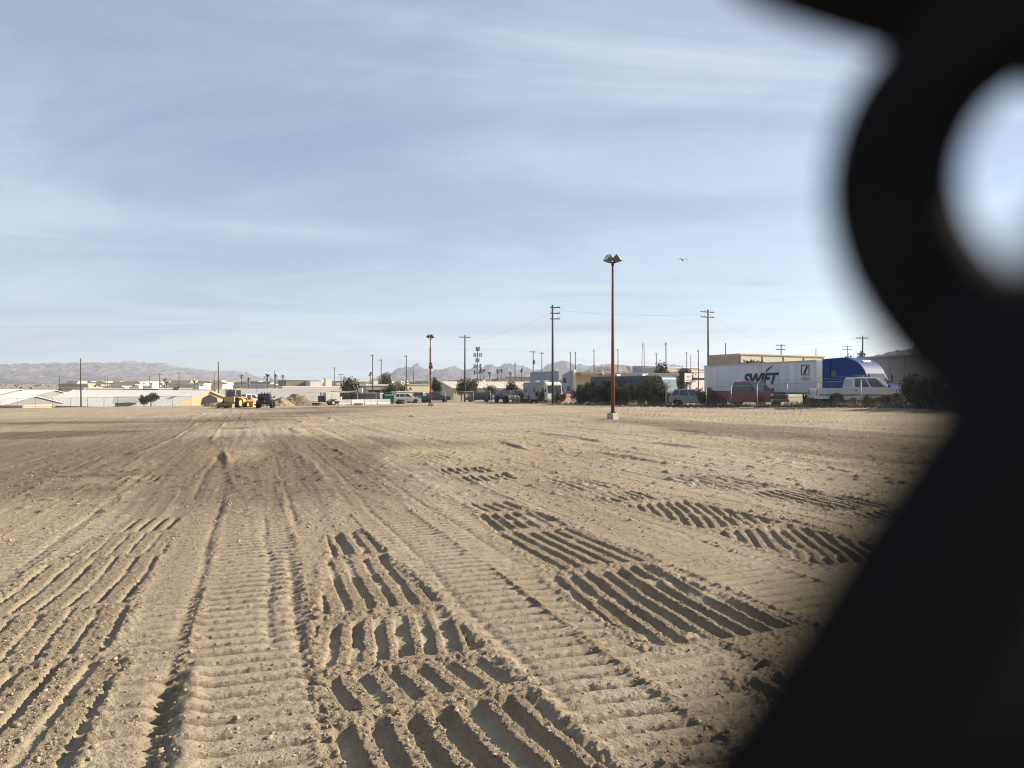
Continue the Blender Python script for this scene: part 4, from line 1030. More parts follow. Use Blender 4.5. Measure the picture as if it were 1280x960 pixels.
def sag(a, b, k=0.03, n=14):
    a = Vector(a); b = Vector(b); L = (b - a).length
    return [a.lerp(b, i / n) - Vector((0, 0, 4 * k * L * (i / n) * (1 - i / n))) for i in range(n + 1)]
m_cable = mat('cable_black', (0.03, 0.03, 0.032), 0.7)
def power_line(a, b, label, k=0.02, dz=0.0):
    w = MB().tube(sag(a + Vector((0, 0, dz)), b + Vector((0, 0, dz)), k), 0.007, 4).build('power_line', m_cable)
    tag(w, label, 'power line', 'overhead power lines')
far_r = Vector((60, 112, POLES['x'].z + 1.0))
power_line(POLES['u'], POLES['x'], 'overhead wire running from the lettering pole to the blue cab pole')
power_line(POLES['x'], far_r, 'upper overhead wire running right from the pole beside the blue cab', dz=0.3)
power_line(POLES['x'], far_r, 'lower overhead wire running right from the pole beside the blue cab', dz=-2.4)
power_line(POLES['a'], POLES['i'], 'overhead wire from the tallest pole down to its left neighbour')
power_line(POLES['c'], POLES['a'], 'overhead wire from the lamp post pole to the tallest pole', dz=-0.8)
power_line(POLES['a'], POLES['b'], 'overhead wire between the tallest pole and the brown pole', dz=-0.4)
power_line(POLES['b'], POLES['u'], 'overhead wire between the brown pole and the lettering pole', dz=-0.3)

# antenna mast and lattice tower
am = thing('antenna_mast', 'mobile antenna mast with tiered panels right of the centre pole', 'antenna mast', gpt(597, 260))
zt = EYE + (HOR - 434) / FPX * 260 - am.location.z
MB().tube([(0, 0, 0), (0, 0, zt)], [0.35, 0.22], 10).build('mast', m_ins, am, True)
for k, z in enumerate((zt - 0.6, zt - 2.8, zt - 4.8, zt - 6.8, zt - 9.2)):
    rr = (0.6, 1.4, 0.6, 1.3, 1.3)[k]
    tier = MB().cyl((0, 0, z - 0.05), (0, 0, z + 0.05), rr * 0.7, n=10).build('platform', m_dark, am)
    for q in range(5):
        a = q * 1.2566 + k
        MB().box((rr * math.cos(a), rr * math.sin(a), z), (0.32, 0.22, 1.5), rz=a).build('panel_antenna', m_dark, tier)
lt = thing('lattice_tower', 'faint grey lattice tower between the lamp post and the motorhome', 'lattice tower', gpt(804, 420))
ht = EYE + (HOR - 429) / FPX * 420 - lt.location.z
for sx, sy in ((-1, -1), (1, -1), (1, 1), (-1, 1)): MB().cyl((sx * 1.1, sy * 1.1, 0), (sx * 0.45, sy * 0.45, ht), 0.09, n=5).build('leg', m_ins, lt)
for k in range(12):
    z0 = ht * k / 12; z1 = ht * (k + 1) / 12; w0 = 1.1 - 0.65 * k / 12; w1 = 1.1 - 0.65 * (k + 1) / 12
    MB().cyl((-w0, -w0, z0), (w1, -w1, z1), 0.05, n=4).cyl((w0, w0, z0), (-w1, w1, z1), 0.05, n=4).build('brace', m_ins, lt)

# ------------------------------------------------------------------ buildings
m_cream = mat('cream_stucco', (0.62, 0.53, 0.37), 0.85, var=0.12, vscale=0.4)
m_creamroof = mat('pale_metal_roof', (0.52, 0.48, 0.41), 0.6, var=0.14, vscale=0.3)
m_beige = mat('beige_metal_wall', (0.52, 0.47, 0.37), 0.7, var=0.1, vscale=0.3)
m_greywall = mat('blue_grey_wall', (0.30, 0.31, 0.36), 0.8, var=0.12, vscale=0.4)
m_whitewall = mat('white_stucco', (0.60, 0.58, 0.53), 0.8, var=0.1, vscale=0.4)
m_whiteroof = mat('white_metal_roof', (0.78, 0.75, 0.69), 0.55, var=0.07, vscale=0.3)
m_greyroof = mat('grey_metal_roof', (0.36, 0.35, 0.33), 0.6, var=0.15, vscale=0.2)
m_tanwall = mat('tan_wall', (0.42, 0.33, 0.23), 0.85, var=0.15, vscale=0.4)
m_redwall = mat('brick_red_wall', (0.20, 0.06, 0.055), 0.85, var=0.15)
m_yelwall = mat('yellow_wall', (0.46, 0.35, 0.17), 0.8, var=0.15, vscale=0.6)
m_pink = mat('pinkish_wall', (0.52, 0.33, 0.25), 0.85, var=0.12)
m_opening = mat('opening_shade', (0.02, 0.018, 0.016), 0.9)  # near-black slabs paint the shade inside open bays and doorways
m_greenroof = mat('olive_roof', (0.20, 0.20, 0.15), 0.8, var=0.2, vscale=0.3)
m_greywh = mat('grey_warehouse_wall', (0.28, 0.28, 0.285), 0.85, var=0.12, vscale=0.3)

def flat_building(name, label, base, rz, W, D, H, wall, roof=None, openings=(), parapet=0.25, fascia=None):
    """origin at the middle of the front wall; the front faces -y before turning"""
    t = thing(name, label, 'building', base, rz)
    MB().box((0, D / 2, H / 2 - 1), (W, D, H + 2)).build('wall', wall, t)
    r = MB().box((0, D / 2, H + parapet / 2), (W + 0.3, D + 0.3, parapet)).build('roof', roof or wall, t)
    for (kind, x, z, w, h) in openings:
        o = MB().box((x, -0.01, z), (w, 0.08, h)).build(kind, m_opening if kind == 'doorway' else m_glass, t)
        if w * h > 1.0: MB().box((x, -0.03, z + h / 2 + 0.06), (w + 0.2, 0.14, 0.12)).build('lintel', wall, o)
    if fascia: MB().box((0, -0.9, H - 0.1), (W, 2.0, 0.35)).build('fascia', fascia, t)
    return t
def gable_building(name, label, base, rz, W, D, He, Hr, wall, roof, openings=(), over=0.4, trim=None, panels=True, skylights=()):
    """ridge along local x; the front eave faces -y before turning"""
    t = thing(name, label, 'building', base, rz)
    pr = [(-D / 2, -2), (D / 2, -2), (D / 2, He), (0, Hr), (-D / 2, He)]
    mb = MB(); n = 5
    mb.add([(-W / 2, y, z) for y, z in pr] + [(W / 2, y, z) for y, z in pr], [tuple(range(5)), tuple(range(9, 4, -1))] + [(i, 5 + i, 5 + (i + 1) % 5, (i + 1) % 5) for i in range(5)])
    mb.build('wall', wall, t)
    sl = math.atan2(Hr - He, D / 2); Ls = math.hypot(Hr - He, D / 2) + over
    rt = None
    for s in (-1, 1):
        cy = s * (D / 4 + over / 2 * math.cos(sl)); cz = (He + Hr) / 2 - over / 2 * math.sin(sl) + 0.10
        q = MB().box((0, cy, cz), (W + 2 * over, Ls, 0.10), rx=-s * sl).build('roof', roof, t)
        if s == -1:
            for (u, v, w, l) in skylights:
                MB().box((u * W / 2, -D / 2 * (1 - v), He + (Hr - He) * v + 0.17), (w, l, 0.05), rx=sl).build('skylight', m_greyroof, q)
            if panels:
                k = max(3, int(W / 1.6))
                for i in range(k + 1):
                    MB().box((-W / 2 + W * i / k, cy, cz + 0.065), (0.07, Ls, 0.04), rx=-s * sl).build('roof_seam', roof, q)
    if trim:
        for e in (-1, 1):
            for s in (-1, 1):
                MB().box((e * (W / 2 + over + 0.04), s * D / 4, (He + Hr) / 2 + 0.05), (0.10, Ls + 0.2, 0.34), rx=-s * sl).build('barge_board', trim, t)
    for (kind, x, z, w, h) in openings:
        MB().box((x, -D / 2 - 0.01, z), (w, 0.08, h)).build(kind, m_opening if kind == 'doorway' else m_glass, t)
    return t

# right side
def warehouse_right():
    A = Vector((xat(923, 132), 132, 0)); z0 = -1.4
    top = EYE - (443.5 - HOR) / FPX * 132
    B = flat_building('warehouse', 'large beige warehouse with grey shaded end behind the white trailer', (A.x + 10.6, 137.6, z0), R(30), 24, 8, top - z0, m_beige, m_tanwall, [('window', -4, 5.0, 1.4, 1.0), ('window', 6, 5.0, 1.4, 1.0)], parapet=0.22)
    MB().box((-12.05, 4.0, (top - z0) / 2), (0.16, 7.9, top - z0 - 0.3)).build('end_wall', mat('shade_toned_end_wall', (0.27, 0.235, 0.20), 0.85, var=0.1, vscale=0.3), B)  # beige end wall painted greyer to carry its shade
    for k in range(5): MB().box((-11.9 + 5.9 * k, -0.05, (top - z0) / 2), (0.12, 0.14, top - z0)).build('wall_rib', m_tanwall, B)
    return B
warehouse_right()
gw = flat_building('warehouse', 'long grey warehouse behind the white pickup and blue cab', (43.6, 70, -0.3), R(-70), 24, 14, 5.2, m_greywh, m_greywh, [('doorway', 3, 1.8, 3.2, 3.6)], parapet=0.2)
for k in range(12): MB().box((-11.6 + k * 1.95, -0.04, 2.5), (0.10, 0.07, 5.0)).build('wall_rib', m_greywh, gw)
# building with side painted blue-grey for its shade, cream front, long canopy roof
ob = thing('office_building', 'cream fronted building with shade-toned blue-grey side wall and long flat canopy', 'building', (xat(716, 112), 112, -0.8), R(28))
zt_ = EYE - (464 - HOR) / FPX * 112 + 0.8
MB().box((-1.3, 4.5, zt_ / 2 - 1), (2.6, 9, zt_ + 2), rz=R(0)).build('side_block', m_greywall, ob)
MB().box((10, 7, (zt_ - 0.5) / 2 - 1), (19.9, 12, zt_ - 0.5 + 2)).build('front_wall', m_cream, ob)
MB().box((0.1, -0.2, zt_ / 2 - 0.9), (0.45, 0.5, zt_ + 2.3)).build('white_pilaster', m_whitewall, ob)
MB().box((10.2, 5.8, zt_ - 0.32), (19.8, 15.0, 0.30)).build('canopy_roof', m_greyroof, ob)
MB().box((10.2, -1.75, zt_ - 0.42), (19.8, 0.12, 0.42)).build('fascia', mat('brown_fascia', (0.14, 0.12, 0.10), 0.8), ob)
for x in (2.2, 3.0): 
    w_ = MB().box((x, 0.97, 2.55), (0.65, 0.10, 0.75)).build('window', m_glass, ob); MB().box((x, 0.93, 2.12), (0.75, 0.12, 0.08)).build('sill', m_whitewall, w_)
for x in (7.0, 8.6): MB().box((x, 0.96, 1.5), (0.9, 0.10, 2.1)).build('door', m_tanwall, ob)
for k, (x, z) in enumerate(((-2.1, 2.2), (-0.8, 2.3), (-1.5, 3.6))):
    MB().box((x, -0.03, z), (0.5, 0.10, 0.8)).build('window', m_glass, ob)
for x in (6.0, 12.4): MB().cyl((x, -1.5, 0), (x, -1.5, zt_ - 0.5), 0.09, n=8).build('canopy_post', m_dark, ob)
for x in (4.3, 13.0):
    bm_ = MB(); 
    pr = [(0.20 * math.sin(a), 0.20 * math.cos(a)) for a in np.linspace(0.0, math.pi, 8)]
    vs = []; n = 12
    for rr, zz in pr:
        for i in range(n): vs.append((x + rr * math.cos(2 * math.pi * i / n), -1.95, zt_ - 0.45 + zz) if False else (x + rr * math.cos(2 * math.pi * i / n), -2.0 + rr * math.sin(2 * math.pi * i / n), zt_ - 0.4 + zz))
    bm_.add(vs, [(j * n + i, j * n + (i + 1) % n, (j + 1) * n + (i + 1) % n, (j + 1) * n + i) for j in range(7) for i in range(n)])
    bm_.build('globe_lamp', m_lens, ob, True)
MB().box((-1.3, -1.2, 0.55), (2.6, 0.25, 1.9)).build('low_wall', m_pink, ob)

# small white sign
sg = thing('sign', 'small white sign board on two thin posts above the grey hatchback', 'sign', (xat(860, 71.5), 71.5, -0.2), R(36))
MB().box((0, 0, 2.85), (1.05, 0.06, 0.88)).build('board', m_whitewall, sg)
for x in (-0.32, 0.32): MB().box((x, 0.06, 1.2), (0.06, 0.05, 2.5)).build('post', m_galv, sg)
for (z, w) in ((2.98, 0.34), (2.90, 0.26), (2.55, 0.7)): MB().box((0, -0.035, z), (w, 0.012, 0.05)).build('printed_line', m_dark, sg)

# middle distance
gable_building('warehouse', 'long cream warehouse with pale roof behind the yard fence', (xat(610, 172), 180, -1.6), R(24), 25, 17, 3.1, 4.7, m_cream, m_creamroof, [('doorway', -8.2, 1.3, 1.0, 2.3), ('doorway', 0.6, 1.3, 1.0, 2.3), ('window', 5.5, 1.6, 1.2, 1.0), ('doorway', 9.3, 1.3, 1.4, 2.3)])
gable_building('warehouse', 'lower cream shed right of the long cream warehouse', (xat(664, 165), 168, -1.6), R(28), 9, 12, 2.4, 3.8, m_cream, m_pink, [('doorway', -2, 1.1, 1.0, 2.1)])
flat_building('workshop', 'cream workshop with flat roof right behind the farther lamp post', (xat(528, 185), 185, -2.0), R(30), 11, 10, 4.3, m_cream, m_creamroof, [('doorway', -3.4, 1.4, 1.6, 2.4), ('window', 2, 1.8, 1.6, 0.9)])
cs = flat_building('open_shed', 'white roofed open shed with dark shaded bays beyond the green skip', (xat(492, 190), 190, -2.2), R(24), 14.5, 10, 4.4, m_tanwall, m_whiteroof, [('doorway', -5.2, 1.7, 3.0, 3.2), ('doorway', -1.7, 1.7, 3.0, 3.2), ('doorway', 1.8, 1.7, 3.0, 3.2), ('doorway', 5.3, 1.7, 3.0, 3.2)], parapet=0.4)
for x in (-4, 3.5): MB().box((x, 4, 5.2), (1.2, 1.2, 0.9)).build('roof_unit', m_whitewall, cs)
flat_building('storage_container', 'cream storage container in front of the flat roofed workshop', (xat(511, 150), 150, -1.7), R(32), 5.5, 2.5, 2.4, m_cream, m_creamroof)
flat_building('storage_container', 'grey storage container behind the far yard fence', (xat(448, 150), 150, -2.3), R(-3), 9.0, 2.6, 2.6, mat('weathered_container', (0.20, 0.185, 0.16), 0.8, var=0.3), m_greyroof)
flat_building('shop_building', 'low cream shop left of the open shed', (xat(458, 240), 240, -3.0), R(32), 10, 9, 5.2, m_cream, m_whiteroof)
bb = gable_building('warehouse', 'broad grey roofed warehouse behind the black off-road vehicle', (xat(345, 178), 192, -6.8), R(4), 34, 46, 4.6, 8.1, m_tanwall, m_greyroof, panels=True)
flat_building('hall', 'olive roofed hall on the skyline above the dirt mound', (xat(378, 330), 330, -6.0), R(32), 15, 14, 11.0, m_greenroof, m_greenroof)
flat_building('hall', 'white hall end beside the olive roofed hall', (xat(395.5, 326), 326, -6.0), R(32), 5.6, 9, 10.6, m_whitewall, m_whiteroof)
flat_building('hall', 'long low white building beneath the skyline hall', (xat(400, 290), 290, -5.5), R(32), 30, 8, 7.6, m_cream, m_whiteroof, [('doorway', x, 5.2, 5.0, 1.4) for x in (-2, 4, 10)])
flat_building('tower_block', 'small square white block on the skyline above the service trailer', (xat(411, 340), 340, -6.0), R(32), 3.0, 3, 12.0, m_whitewall, m_whitewall)
flat_building('house', 'tan flat house on the skyline between the palms and the olive hall', (xat(352, 300), 300, -6.0), R(32), 11, 8, 7.4, m_tanwall, m_creamroof, [('window', -3, 5.5, 1.6, 1.0), ('window', 2, 5.5, 1.6, 1.0)])
flat_building('house', 'pale house right of the faint pole behind the loader', (xat(286, 290), 290, -6.0), R(32), 10, 8, 6.9, m_whitewall, m_creamroof, [('window', 2, 5.4, 1.6, 1.0)])
flat_building('house', 'cream house just left of the pole behind the loader', (xat(262, 300), 300, -6.0), R(32), 7, 8, 6.6, m_cream, m_greyroof)
flat_building('house', 'grey house below the skyline left of the loader pole', (xat(243, 270), 270, -5.0), R(31), 8, 7, 5.9, m_greywall, m_greyroof)
flat_building('house', 'cream house with long low wall right of the red building', (xat(213, 250), 250, -5.0), R(32), 14, 8, 6.2, m_cream, m_whiteroof, [('window', 3, 5.0, 1.4, 0.9)])
flat_building('house', 'dark red walled building below the left mountains', (xat(189, 230), 230, -5.0), R(32), 3.8, 6, 6.1, m_redwall, m_redwall)
flat_building('house', 'tan building just left of the red walled building', (xat(170, 235), 235, -5.0), R(32), 6.5, 7, 6.2, m_tanwall, m_creamroof, [('window', 1, 4.8, 1.4, 0.9)])
flat_building('shed', 'long white roofed shed right of the leaning pole', (xat(133, 260), 260, -5.2), R(32), 13, 8, 6.6, m_tanwall, m_whiteroof)
flat_building('shed', 'brown fronted low shed behind the white gabled roof', (xat(100, 215), 215, -5.2), R(32), 12, 8, 5.4, mat('brown_fascia_wall', (0.20, 0.13, 0.09), 0.85, var=0.2), m_creamroof)
flat_building('house', 'small cream house on the skyline between the tall pole and cream shed', (xat(655, 240), 240, -2.5), R(32), 6.0, 6, 6.0, m_cream, m_creamroof, [('window', -1, 4.4, 1.0, 0.9)])
flat_building('house', 'white house group unit seen just right of the nearest lamp post', (xat(779, 240), 240, -2.0), R(32), 8, 6, 6.3, m_whitewall, m_pink, [('window', -2, 5.0, 1.0, 0.8), ('window', 1.5, 5.0, 1.0, 0.8)])
flat_building('hall', 'pale olive hall behind the dark tree over the motorhome', (xat(852, 260), 260, -2.0), R(32), 17, 12, 11.0, mat('pale_olive_wall', (0.42, 0.40, 0.30), 0.85, var=0.1), m_whiteroof)
flat_building('hall', 'white banded hall over the left end of the trailer', (xat(873, 235), 235, -2.0), R(32), 10, 10, 8.8, m_whitewall, m_whiteroof, [('doorway', 0, 6.6, 9.0, 0.7)])
flat_building('hall', 'grey hall on the skyline just left of the dark tree', (xat(816, 280), 280, -2.0), R(32), 7, 8, 12.0, m_greywall, m_greyroof)

# left: white roofs below the lot edge
RD = Vector((-0.85, 0.53, 0)).normalized()
ridgeA = Vector((-58.6, 138.0, 0)); Lr = 50.0
cmid = ridgeA + RD * (Lr / 2)
ang = math.atan2(-RD.y, -RD.x)
wg = gable_building('gabled_hall', 'large white roofed hall with yellow gable end below the lot edge', (cmid.x, cmid.y, -6.5), ang, Lr, 17, 4.3, 7.5, m_tanwall, m_whiteroof, over=0.3, trim=m_yelwall, skylights=((0.55, 0.55, 1.6, 1.4), (0.75, 0.55, 1.6, 1.4)))
MB().poly_plate([(Lr / 2 + 0.03, -1.9, 4.9), (Lr / 2 + 0.03, 1.9, 4.9), (Lr / 2 + 0.03, 1.5, 6.2), (Lr / 2 + 0.03, 0, 6.9), (Lr / 2 + 0.03, -1.5, 6.2)], (0.06, 0, 0)).build('gable_opening', m_opening, wg)
gable_building('hall', 'white roofed hall with grey gable end nearest the left edge', (xat(14, 150), 152, -6.5), R(-32), 15, 15, 4.2, 6.3, m_greywh, m_whiteroof, over=0.3)
gable_building('hall', 'white roofed hall behind, its grey gable beside the cream roof slope', (xat(40, 172), 175, -6.3), R(-32), 14, 12, 5.6, 7.3, m_greywh, m_whiteroof, over=0.3)
gable_building('hall', 'small white roofed hall at the back of the left yard', (xat(4, 190), 192, -6.0), R(-32), 12, 9, 6.0, 7.2, m_greywh, m_whiteroof, over=0.3)
flat_building('house', 'low yellow walled building at the left edge behind the wire fence', (xat(10, 134), 134, -6.5), R(-8), 6.0, 7, 4.6, m_yelwall, m_creamroof)
dh = gable_building('awning', 'grey ridged awning rising from the white roof below the lot', (xat(156, 139), 139.5, -6.5), R(25), 3.6, 3.4, 5.3, 6.3, m_greywall, m_greyroof, panels=False)
# ------------------------------------------------------------------ vegetation
def leaf_mat(name, c1, c2):
    m = bpy.data.materials.new(name); m.use_nodes = True
    nt = m.node_tree; b = nt.nodes['Principled BSDF']; b.inputs['Roughness'].default_value = 0.75; b.inputs['Specular IOR Level'].default_value = 0.2
    tc = nt.nodes.new('ShaderNodeTexCoord'); n = nt.nodes.new('ShaderNodeTexNoise'); n.inputs['Scale'].default_value = 2.2; n.inputs['Detail'].default_value = 3
    nt.links.new(tc.outputs['Object'], n.inputs['Vector'])
    r = nt.nodes.new('ShaderNodeMapRange'); r.inputs['From Min'].default_value = 0.35; r.inputs['From Max'].default_value = 0.65
    nt.links.new(n.outputs['Fac'], r.inputs['Value'])
    mx = nt.nodes.new('ShaderNodeMix'); mx.data_type = 'RGBA'; mx.inputs['A'].default_value = (*c1, 1); mx.inputs['B'].default_value = (*c2, 1)
    nt.links.new(r.outputs[0], mx.inputs['Factor']); nt.links.new(mx.outputs['Result'], b.inputs['Base Color'])
    return m
m_leaf = leaf_mat('desert_shrub_leaves', (0.040, 0.043, 0.022), (0.135, 0.122, 0.065))
m_leaf2 = leaf_mat('olive_brown_leaves', (0.060, 0.054, 0.028), (0.125, 0.105, 0.055))
m_leaf3 = leaf_mat('dark_tree_leaves', (0.020, 0.030, 0.014), (0.060, 0.070, 0.030))
m_dry = leaf_mat('dry_weed_stalks', (0.17, 0.13, 0.085), (0.30, 0.24, 0.16))
m_bark = mat('grey_brown_bark', (0.12, 0.095, 0.075), 0.9, var=0.3, vscale=6)

def foliage_mesh(name, seed, n, lobes, size, material):
    """leaf-sized faces in clumps spread through several lobes"""
    r = np.random.default_rng(seed)
    lob = np.array(lobes)                              # x y z rx ry rz
    wts = lob[:, 3] * lob[:, 4] * lob[:, 5]; wts = wts / wts.sum()
    nc = max(10, n // 26)
    li = r.choice(len(lob), nc, p=wts)
    d = r.normal(size=(nc, 3)); d /= np.linalg.norm(d, axis=1)[:, None]
    rad = r.random(nc) ** 0.42
    cc = lob[li, :3] + d * rad[:, None] * lob[li, 3:] * r.uniform(0.75, 1.12, (nc, 1))
    ci = r.integers(0, nc, n)
    p = cc[ci] + np.clip(r.normal(size=(n, 3)), -1.6, 1.6) * size * 2.2
    a = r.normal(size=(n, 3)); a /= np.linalg.norm(a, axis=1)[:, None]
    b = np.cross(a, r.normal(size=(n, 3))); b /= np.linalg.norm(b, axis=1)[:, None]
    s = size * r.uniform(0.6, 1.4, (n, 1))
    q = np.stack([p - a * s, p + b * s * 0.45, p + a * s, p - b * s * 0.45], 1)
    q[..., 2] = np.maximum(q[..., 2], 0.02)
    me = bpy.data.meshes.new(name); me.vertices.add(n * 4); me.vertices.foreach_set('co', q.reshape(-1).astype(np.float32))
    me.loops.add(n * 4); me.loops.foreach_set('vertex_index', np.arange(n * 4, dtype=np.int32)); me.polygons.add(n)
    me.polygons.foreach_set('loop_start', np.arange(0, n * 4, 4, dtype=np.int32)); me.update(calc_edges=True)
    me.materials.append(material)
    return me
def stems_mesh(name, seed, n, h, spread, r0):
    r = random.Random(seed); mb = MB()
    for i in range(n):
        a = r.uniform(0, 6.283); k = spread * r.uniform(0.2, 1.0)
        p = [(0.06 * math.cos(a), 0.06 * math.sin(a), -0.1)]
        for j in range(1, 4):
            f = j / 3; p.append((k * math.cos(a) * f + r.uniform(-.08, .08), k * math.sin(a) * f + r.uniform(-.08, .08), h * r.uniform(0.8, 1.0) * f))
        mb.tube(p, [r0, r0 * 0.8, r0 * 0.5, r0 * 0.2], 5)
    me = mb.mesh(name); me.materials.append(m_bark); return me
SH = []
for v, (mtl, sd) in enumerate(((m_leaf, 11), (m_leaf, 12), (m_leaf2, 13), (m_leaf3, 14))):
    rr = random.Random(sd)
    lobes = [(rr.uniform(-.65, .65), rr.uniform(-.6, .6), rr.uniform(.25, 1.1), rr.uniform(.2, .5), rr.uniform(.2, .5), rr.uniform(.18, .42)) for _ in range(13)]
    SH.append((foliage_mesh('foliage', sd, 6000, lobes, 0.055, mtl), stems_mesh('stem', sd, 7, 1.15, 0.6, 0.03)))
def shrub(px, Y, w, h, label, kind=0, group='shrubs along the right fence', name='shrub', zoff=0.0):
    x = xat(px, Y); t = thing(name, label, 'shrub', (x, Y, gz(x, Y) + zoff), random.uniform(0, 6.28), group)
    link_mesh('foliage', SH[kind][0], t); link_mesh('stem', SH[kind][1], t)
    t.scale = (w / 1.9, w / 1.9, h / 1.4)
    return t
def fence_line(px, d=0.0):
    """distance of the right fence seen at photo column px"""
    return 43.42 / ((px - 640) / FPX + 0.405) + d
hed = [(655, 1.9, 1.7, 'rounded shrub at the left end of the right fence hedge', 0), (668, 1.9, 2.0, 'shrub in front of the shaded flank of the white motorhome', 1), (679, 1.7, 1.8, 'shrub just left of the tallest utility pole', 0), (699, 1.6, 1.5, 'low shrub just right of the tallest utility pole', 2),
       (724, 2.2, 2.5, 'bushy shrub at the left end of the tall hedge', 1), (735, 2.1, 2.9, 'second shrub from the left in the tall hedge', 3), (747, 2.2, 2.4, 'dark shrub left of the nearest lamp post', 0), (757, 1.9, 2.7, 'dark shrub right behind the nearest lamp post', 3),
       (772, 2.2, 2.6, 'shrub just right of the nearest lamp post', 1), (785, 2.1, 2.9, 'tall shrub in the middle of the hedge before the dark motorhome', 0), (797, 2.2, 3.1, 'tallest shrub before the dark motorhome', 1), (810, 2.0, 3.0, 'olive shrub under the motorhome mirror', 2),
       (822, 2.0, 2.6, 'shrub below the motorhome windscreen', 0), (833, 1.6, 1.9, 'low shrub at the right end of the tall hedge', 2), (882, 1.5, 1.7, 'spindly olive shrub between the hatchback and the trailer', 2), (893, 1.2, 0.9, 'low weedy shrub behind the trailer end fence post', 2)]
for (px, w, h, lab, kd) in hed: shrub(px, fence_line(px, 1.3 + 0.9 * (px % 3)), w * (0.95 + 0.05 * (px % 4)), h * ((0.98, 1.12, 0.86)[px % 3] if px > 710 else 1.0), lab, kd)
for (px, w, h, lab, kd) in [(1092, 1.4, 0.75, 'low shrub before the front wheel of the white pickup', 2), (1112, 1.1, 0.85, 'small shrub by the white pickup headlight', 0), (1150, 2.4, 2.0, 'large olive bush just right of the white pickup', 2), (1172, 2.8, 2.1, 'large bush at the blurred edge of the fence wire', 0), (1195, 2.6, 1.9, 'bush mostly hidden behind the blurred fence wire', 1), (1063, 1.0, 0.6, 'little shrub below the white pickup door', 2), (1230, 2.6, 2.0, 'bush behind the blurred fence wire at the right edge', 0)]:
    shrub(px, fence_line(px, 0.9), w, h, lab, kd)
# dry weeds and rubble along the foot of the right fence
def weeds(name, label, n, pxa, pxb, seed, material, hmin, hmax, spread, rock=False):
    r = np.random.default_rng(seed); mb = MB()
    for i in range(n):
        px = r.uniform(pxa, pxb); Y = fence_line(px, r.normal() * spread); x = xat(px, Y); z = gz(x, Y)
        if rock:
            s = r.uniform(hmin, hmax); pts = []
            base = [(-1, -1, -.4), (1, -1, -.4), (1, 1, -.4), (-1, 1, -.4), (-.7, -.7, .6), (.7, -.6, .7), (.6, .7, .6), (-.7, .6, .5)]
            a = r.uniform(0, 6.28)
            for (bx, by, bz) in base:
                k = s * r.uniform(0.6, 1.1); pts.append((x + (bx * math.cos(a) - by * math.sin(a)) * k, Y + (bx * math.sin(a) + by * math.cos(a)) * k, z + bz * k))
            mb.hexa(pts)
        else:
            for k in range(7):
                a = r.uniform(0, 6.28); l = r.uniform(hmin, hmax); b = r.uniform(0.1, 0.6)
                d = Vector((math.cos(a) * b, math.sin(a) * b, 1)).normalized() * l; w_ = Vector((-math.sin(a), math.cos(a), 0)) * 0.018
                p = Vector((x, Y, z)); mb.add([p - w_, p + w_, p + d], [(0, 1, 2)])
    me = bpy.data.meshes.new(name); me.from_pydata(mb.v, [], mb.f); me.materials.append(material)
    o = link_mesh(name, me); tag(o, label, 'weeds' if not rock else 'rubble', kind='stuff'); return o
weeds('dry_weeds', 'dry pale weeds along the foot of the right fence', 900, 640, 1240, 3, m_dry, 0.15, 0.6, 0.5)
weeds('rubble', 'dark stones and rubble along the foot of the right fence', 420, 700, 1240, 4, mat('grey_rubble', (0.13, 0.12, 0.11), 0.95, var=0.5, vscale=2), 0.06, 0.22, 0.45, rock=True)

# trees
def tree_mesh(seed, mtl, n=2600, size=0.15, flat=1.0):
    rr = random.Random(seed)
    lobes = [(rr.uniform(-0.9, 0.9), rr.uniform(-0.9, 0.9), rr.uniform(1.8, 3.3) * flat, rr.uniform(.6, 1.0), rr.uniform(.6, 1.0), rr.uniform(.5, .85)) for _ in range(8)]
    mb = MB(); mb.tube([(0, 0, -0.2), (0.05, 0, 0.9), (0, 0.05, 1.8)], [0.16, 0.13, 0.09], 7)
    for i in range(6):
        a = i * 1.05 + rr.random(); mb.tube([(0, 0.03, 1.2 + 0.1 * i), (0.5 * math.cos(a), 0.5 * math.sin(a), 1.9), (1.0 * math.cos(a), 1.0 * math.sin(a), 2.6 * flat)], [0.07, 0.05, 0.02], 5)
    tm = mb.mesh('trunk'); tm.materials.append(m_bark)
    return foliage_mesh('crown', seed, n, lobes, size, mtl), tm
TR = [tree_mesh(31, m_leaf3), tree_mesh(32, m_leaf), tree_mesh(33, m_leaf2)]
def tree(px, ytop, Y, w, label, kind=0, zb=None, group='trees among the far buildings'):
    x = xat(px, Y); z0 = gz(x, Y) if zb is None else zb; zt = EYE - (ytop - HOR) / FPX * Y
    t = thing('tree', label, 'tree', (x, Y, z0), random.uniform(0, 6.28), group)
    link_mesh('crown', TR[kind][0], t); link_mesh('trunk', TR[kind][1], t)
    t.scale = (w / 3.4, w / 3.4, max(0.3, (zt - z0) / 4.1))
    return t
tree(189, 490.5, 131, 2.6, 'dark bushy tree rising over the left wire fence', 0)
tree(180, 493.5, 133, 1.7, 'smaller dark tree left of the bushy tree at the left fence', 0)
tree(216, 482.5, 160, 3.2, 'small dark tree behind the ridge of the white roof', 0)
tree(441, 470, 150, 5.0, 'brown olive tree behind the grey storage container', 2)
tree(484, 465, 205, 4.5, 'olive tree peeking over the open shed roof', 2)
tree(500, 478, 165, 4.5, 'leafy tree in front of the open shed, right one', 1)
tree(485, 479, 168, 4.0, 'dark leafy tree in front of the open shed, left one', 0)
tree(546.5, 471, 150, 2.4, 'narrow upright tree right of the farther lamp post', 0)
tree(586, 472, 135, 4.2, 'leafy tree behind the fence at the centre pole', 1)
tree(577, 478, 137, 2.4, 'small tree left of the centre pole foot', 1)
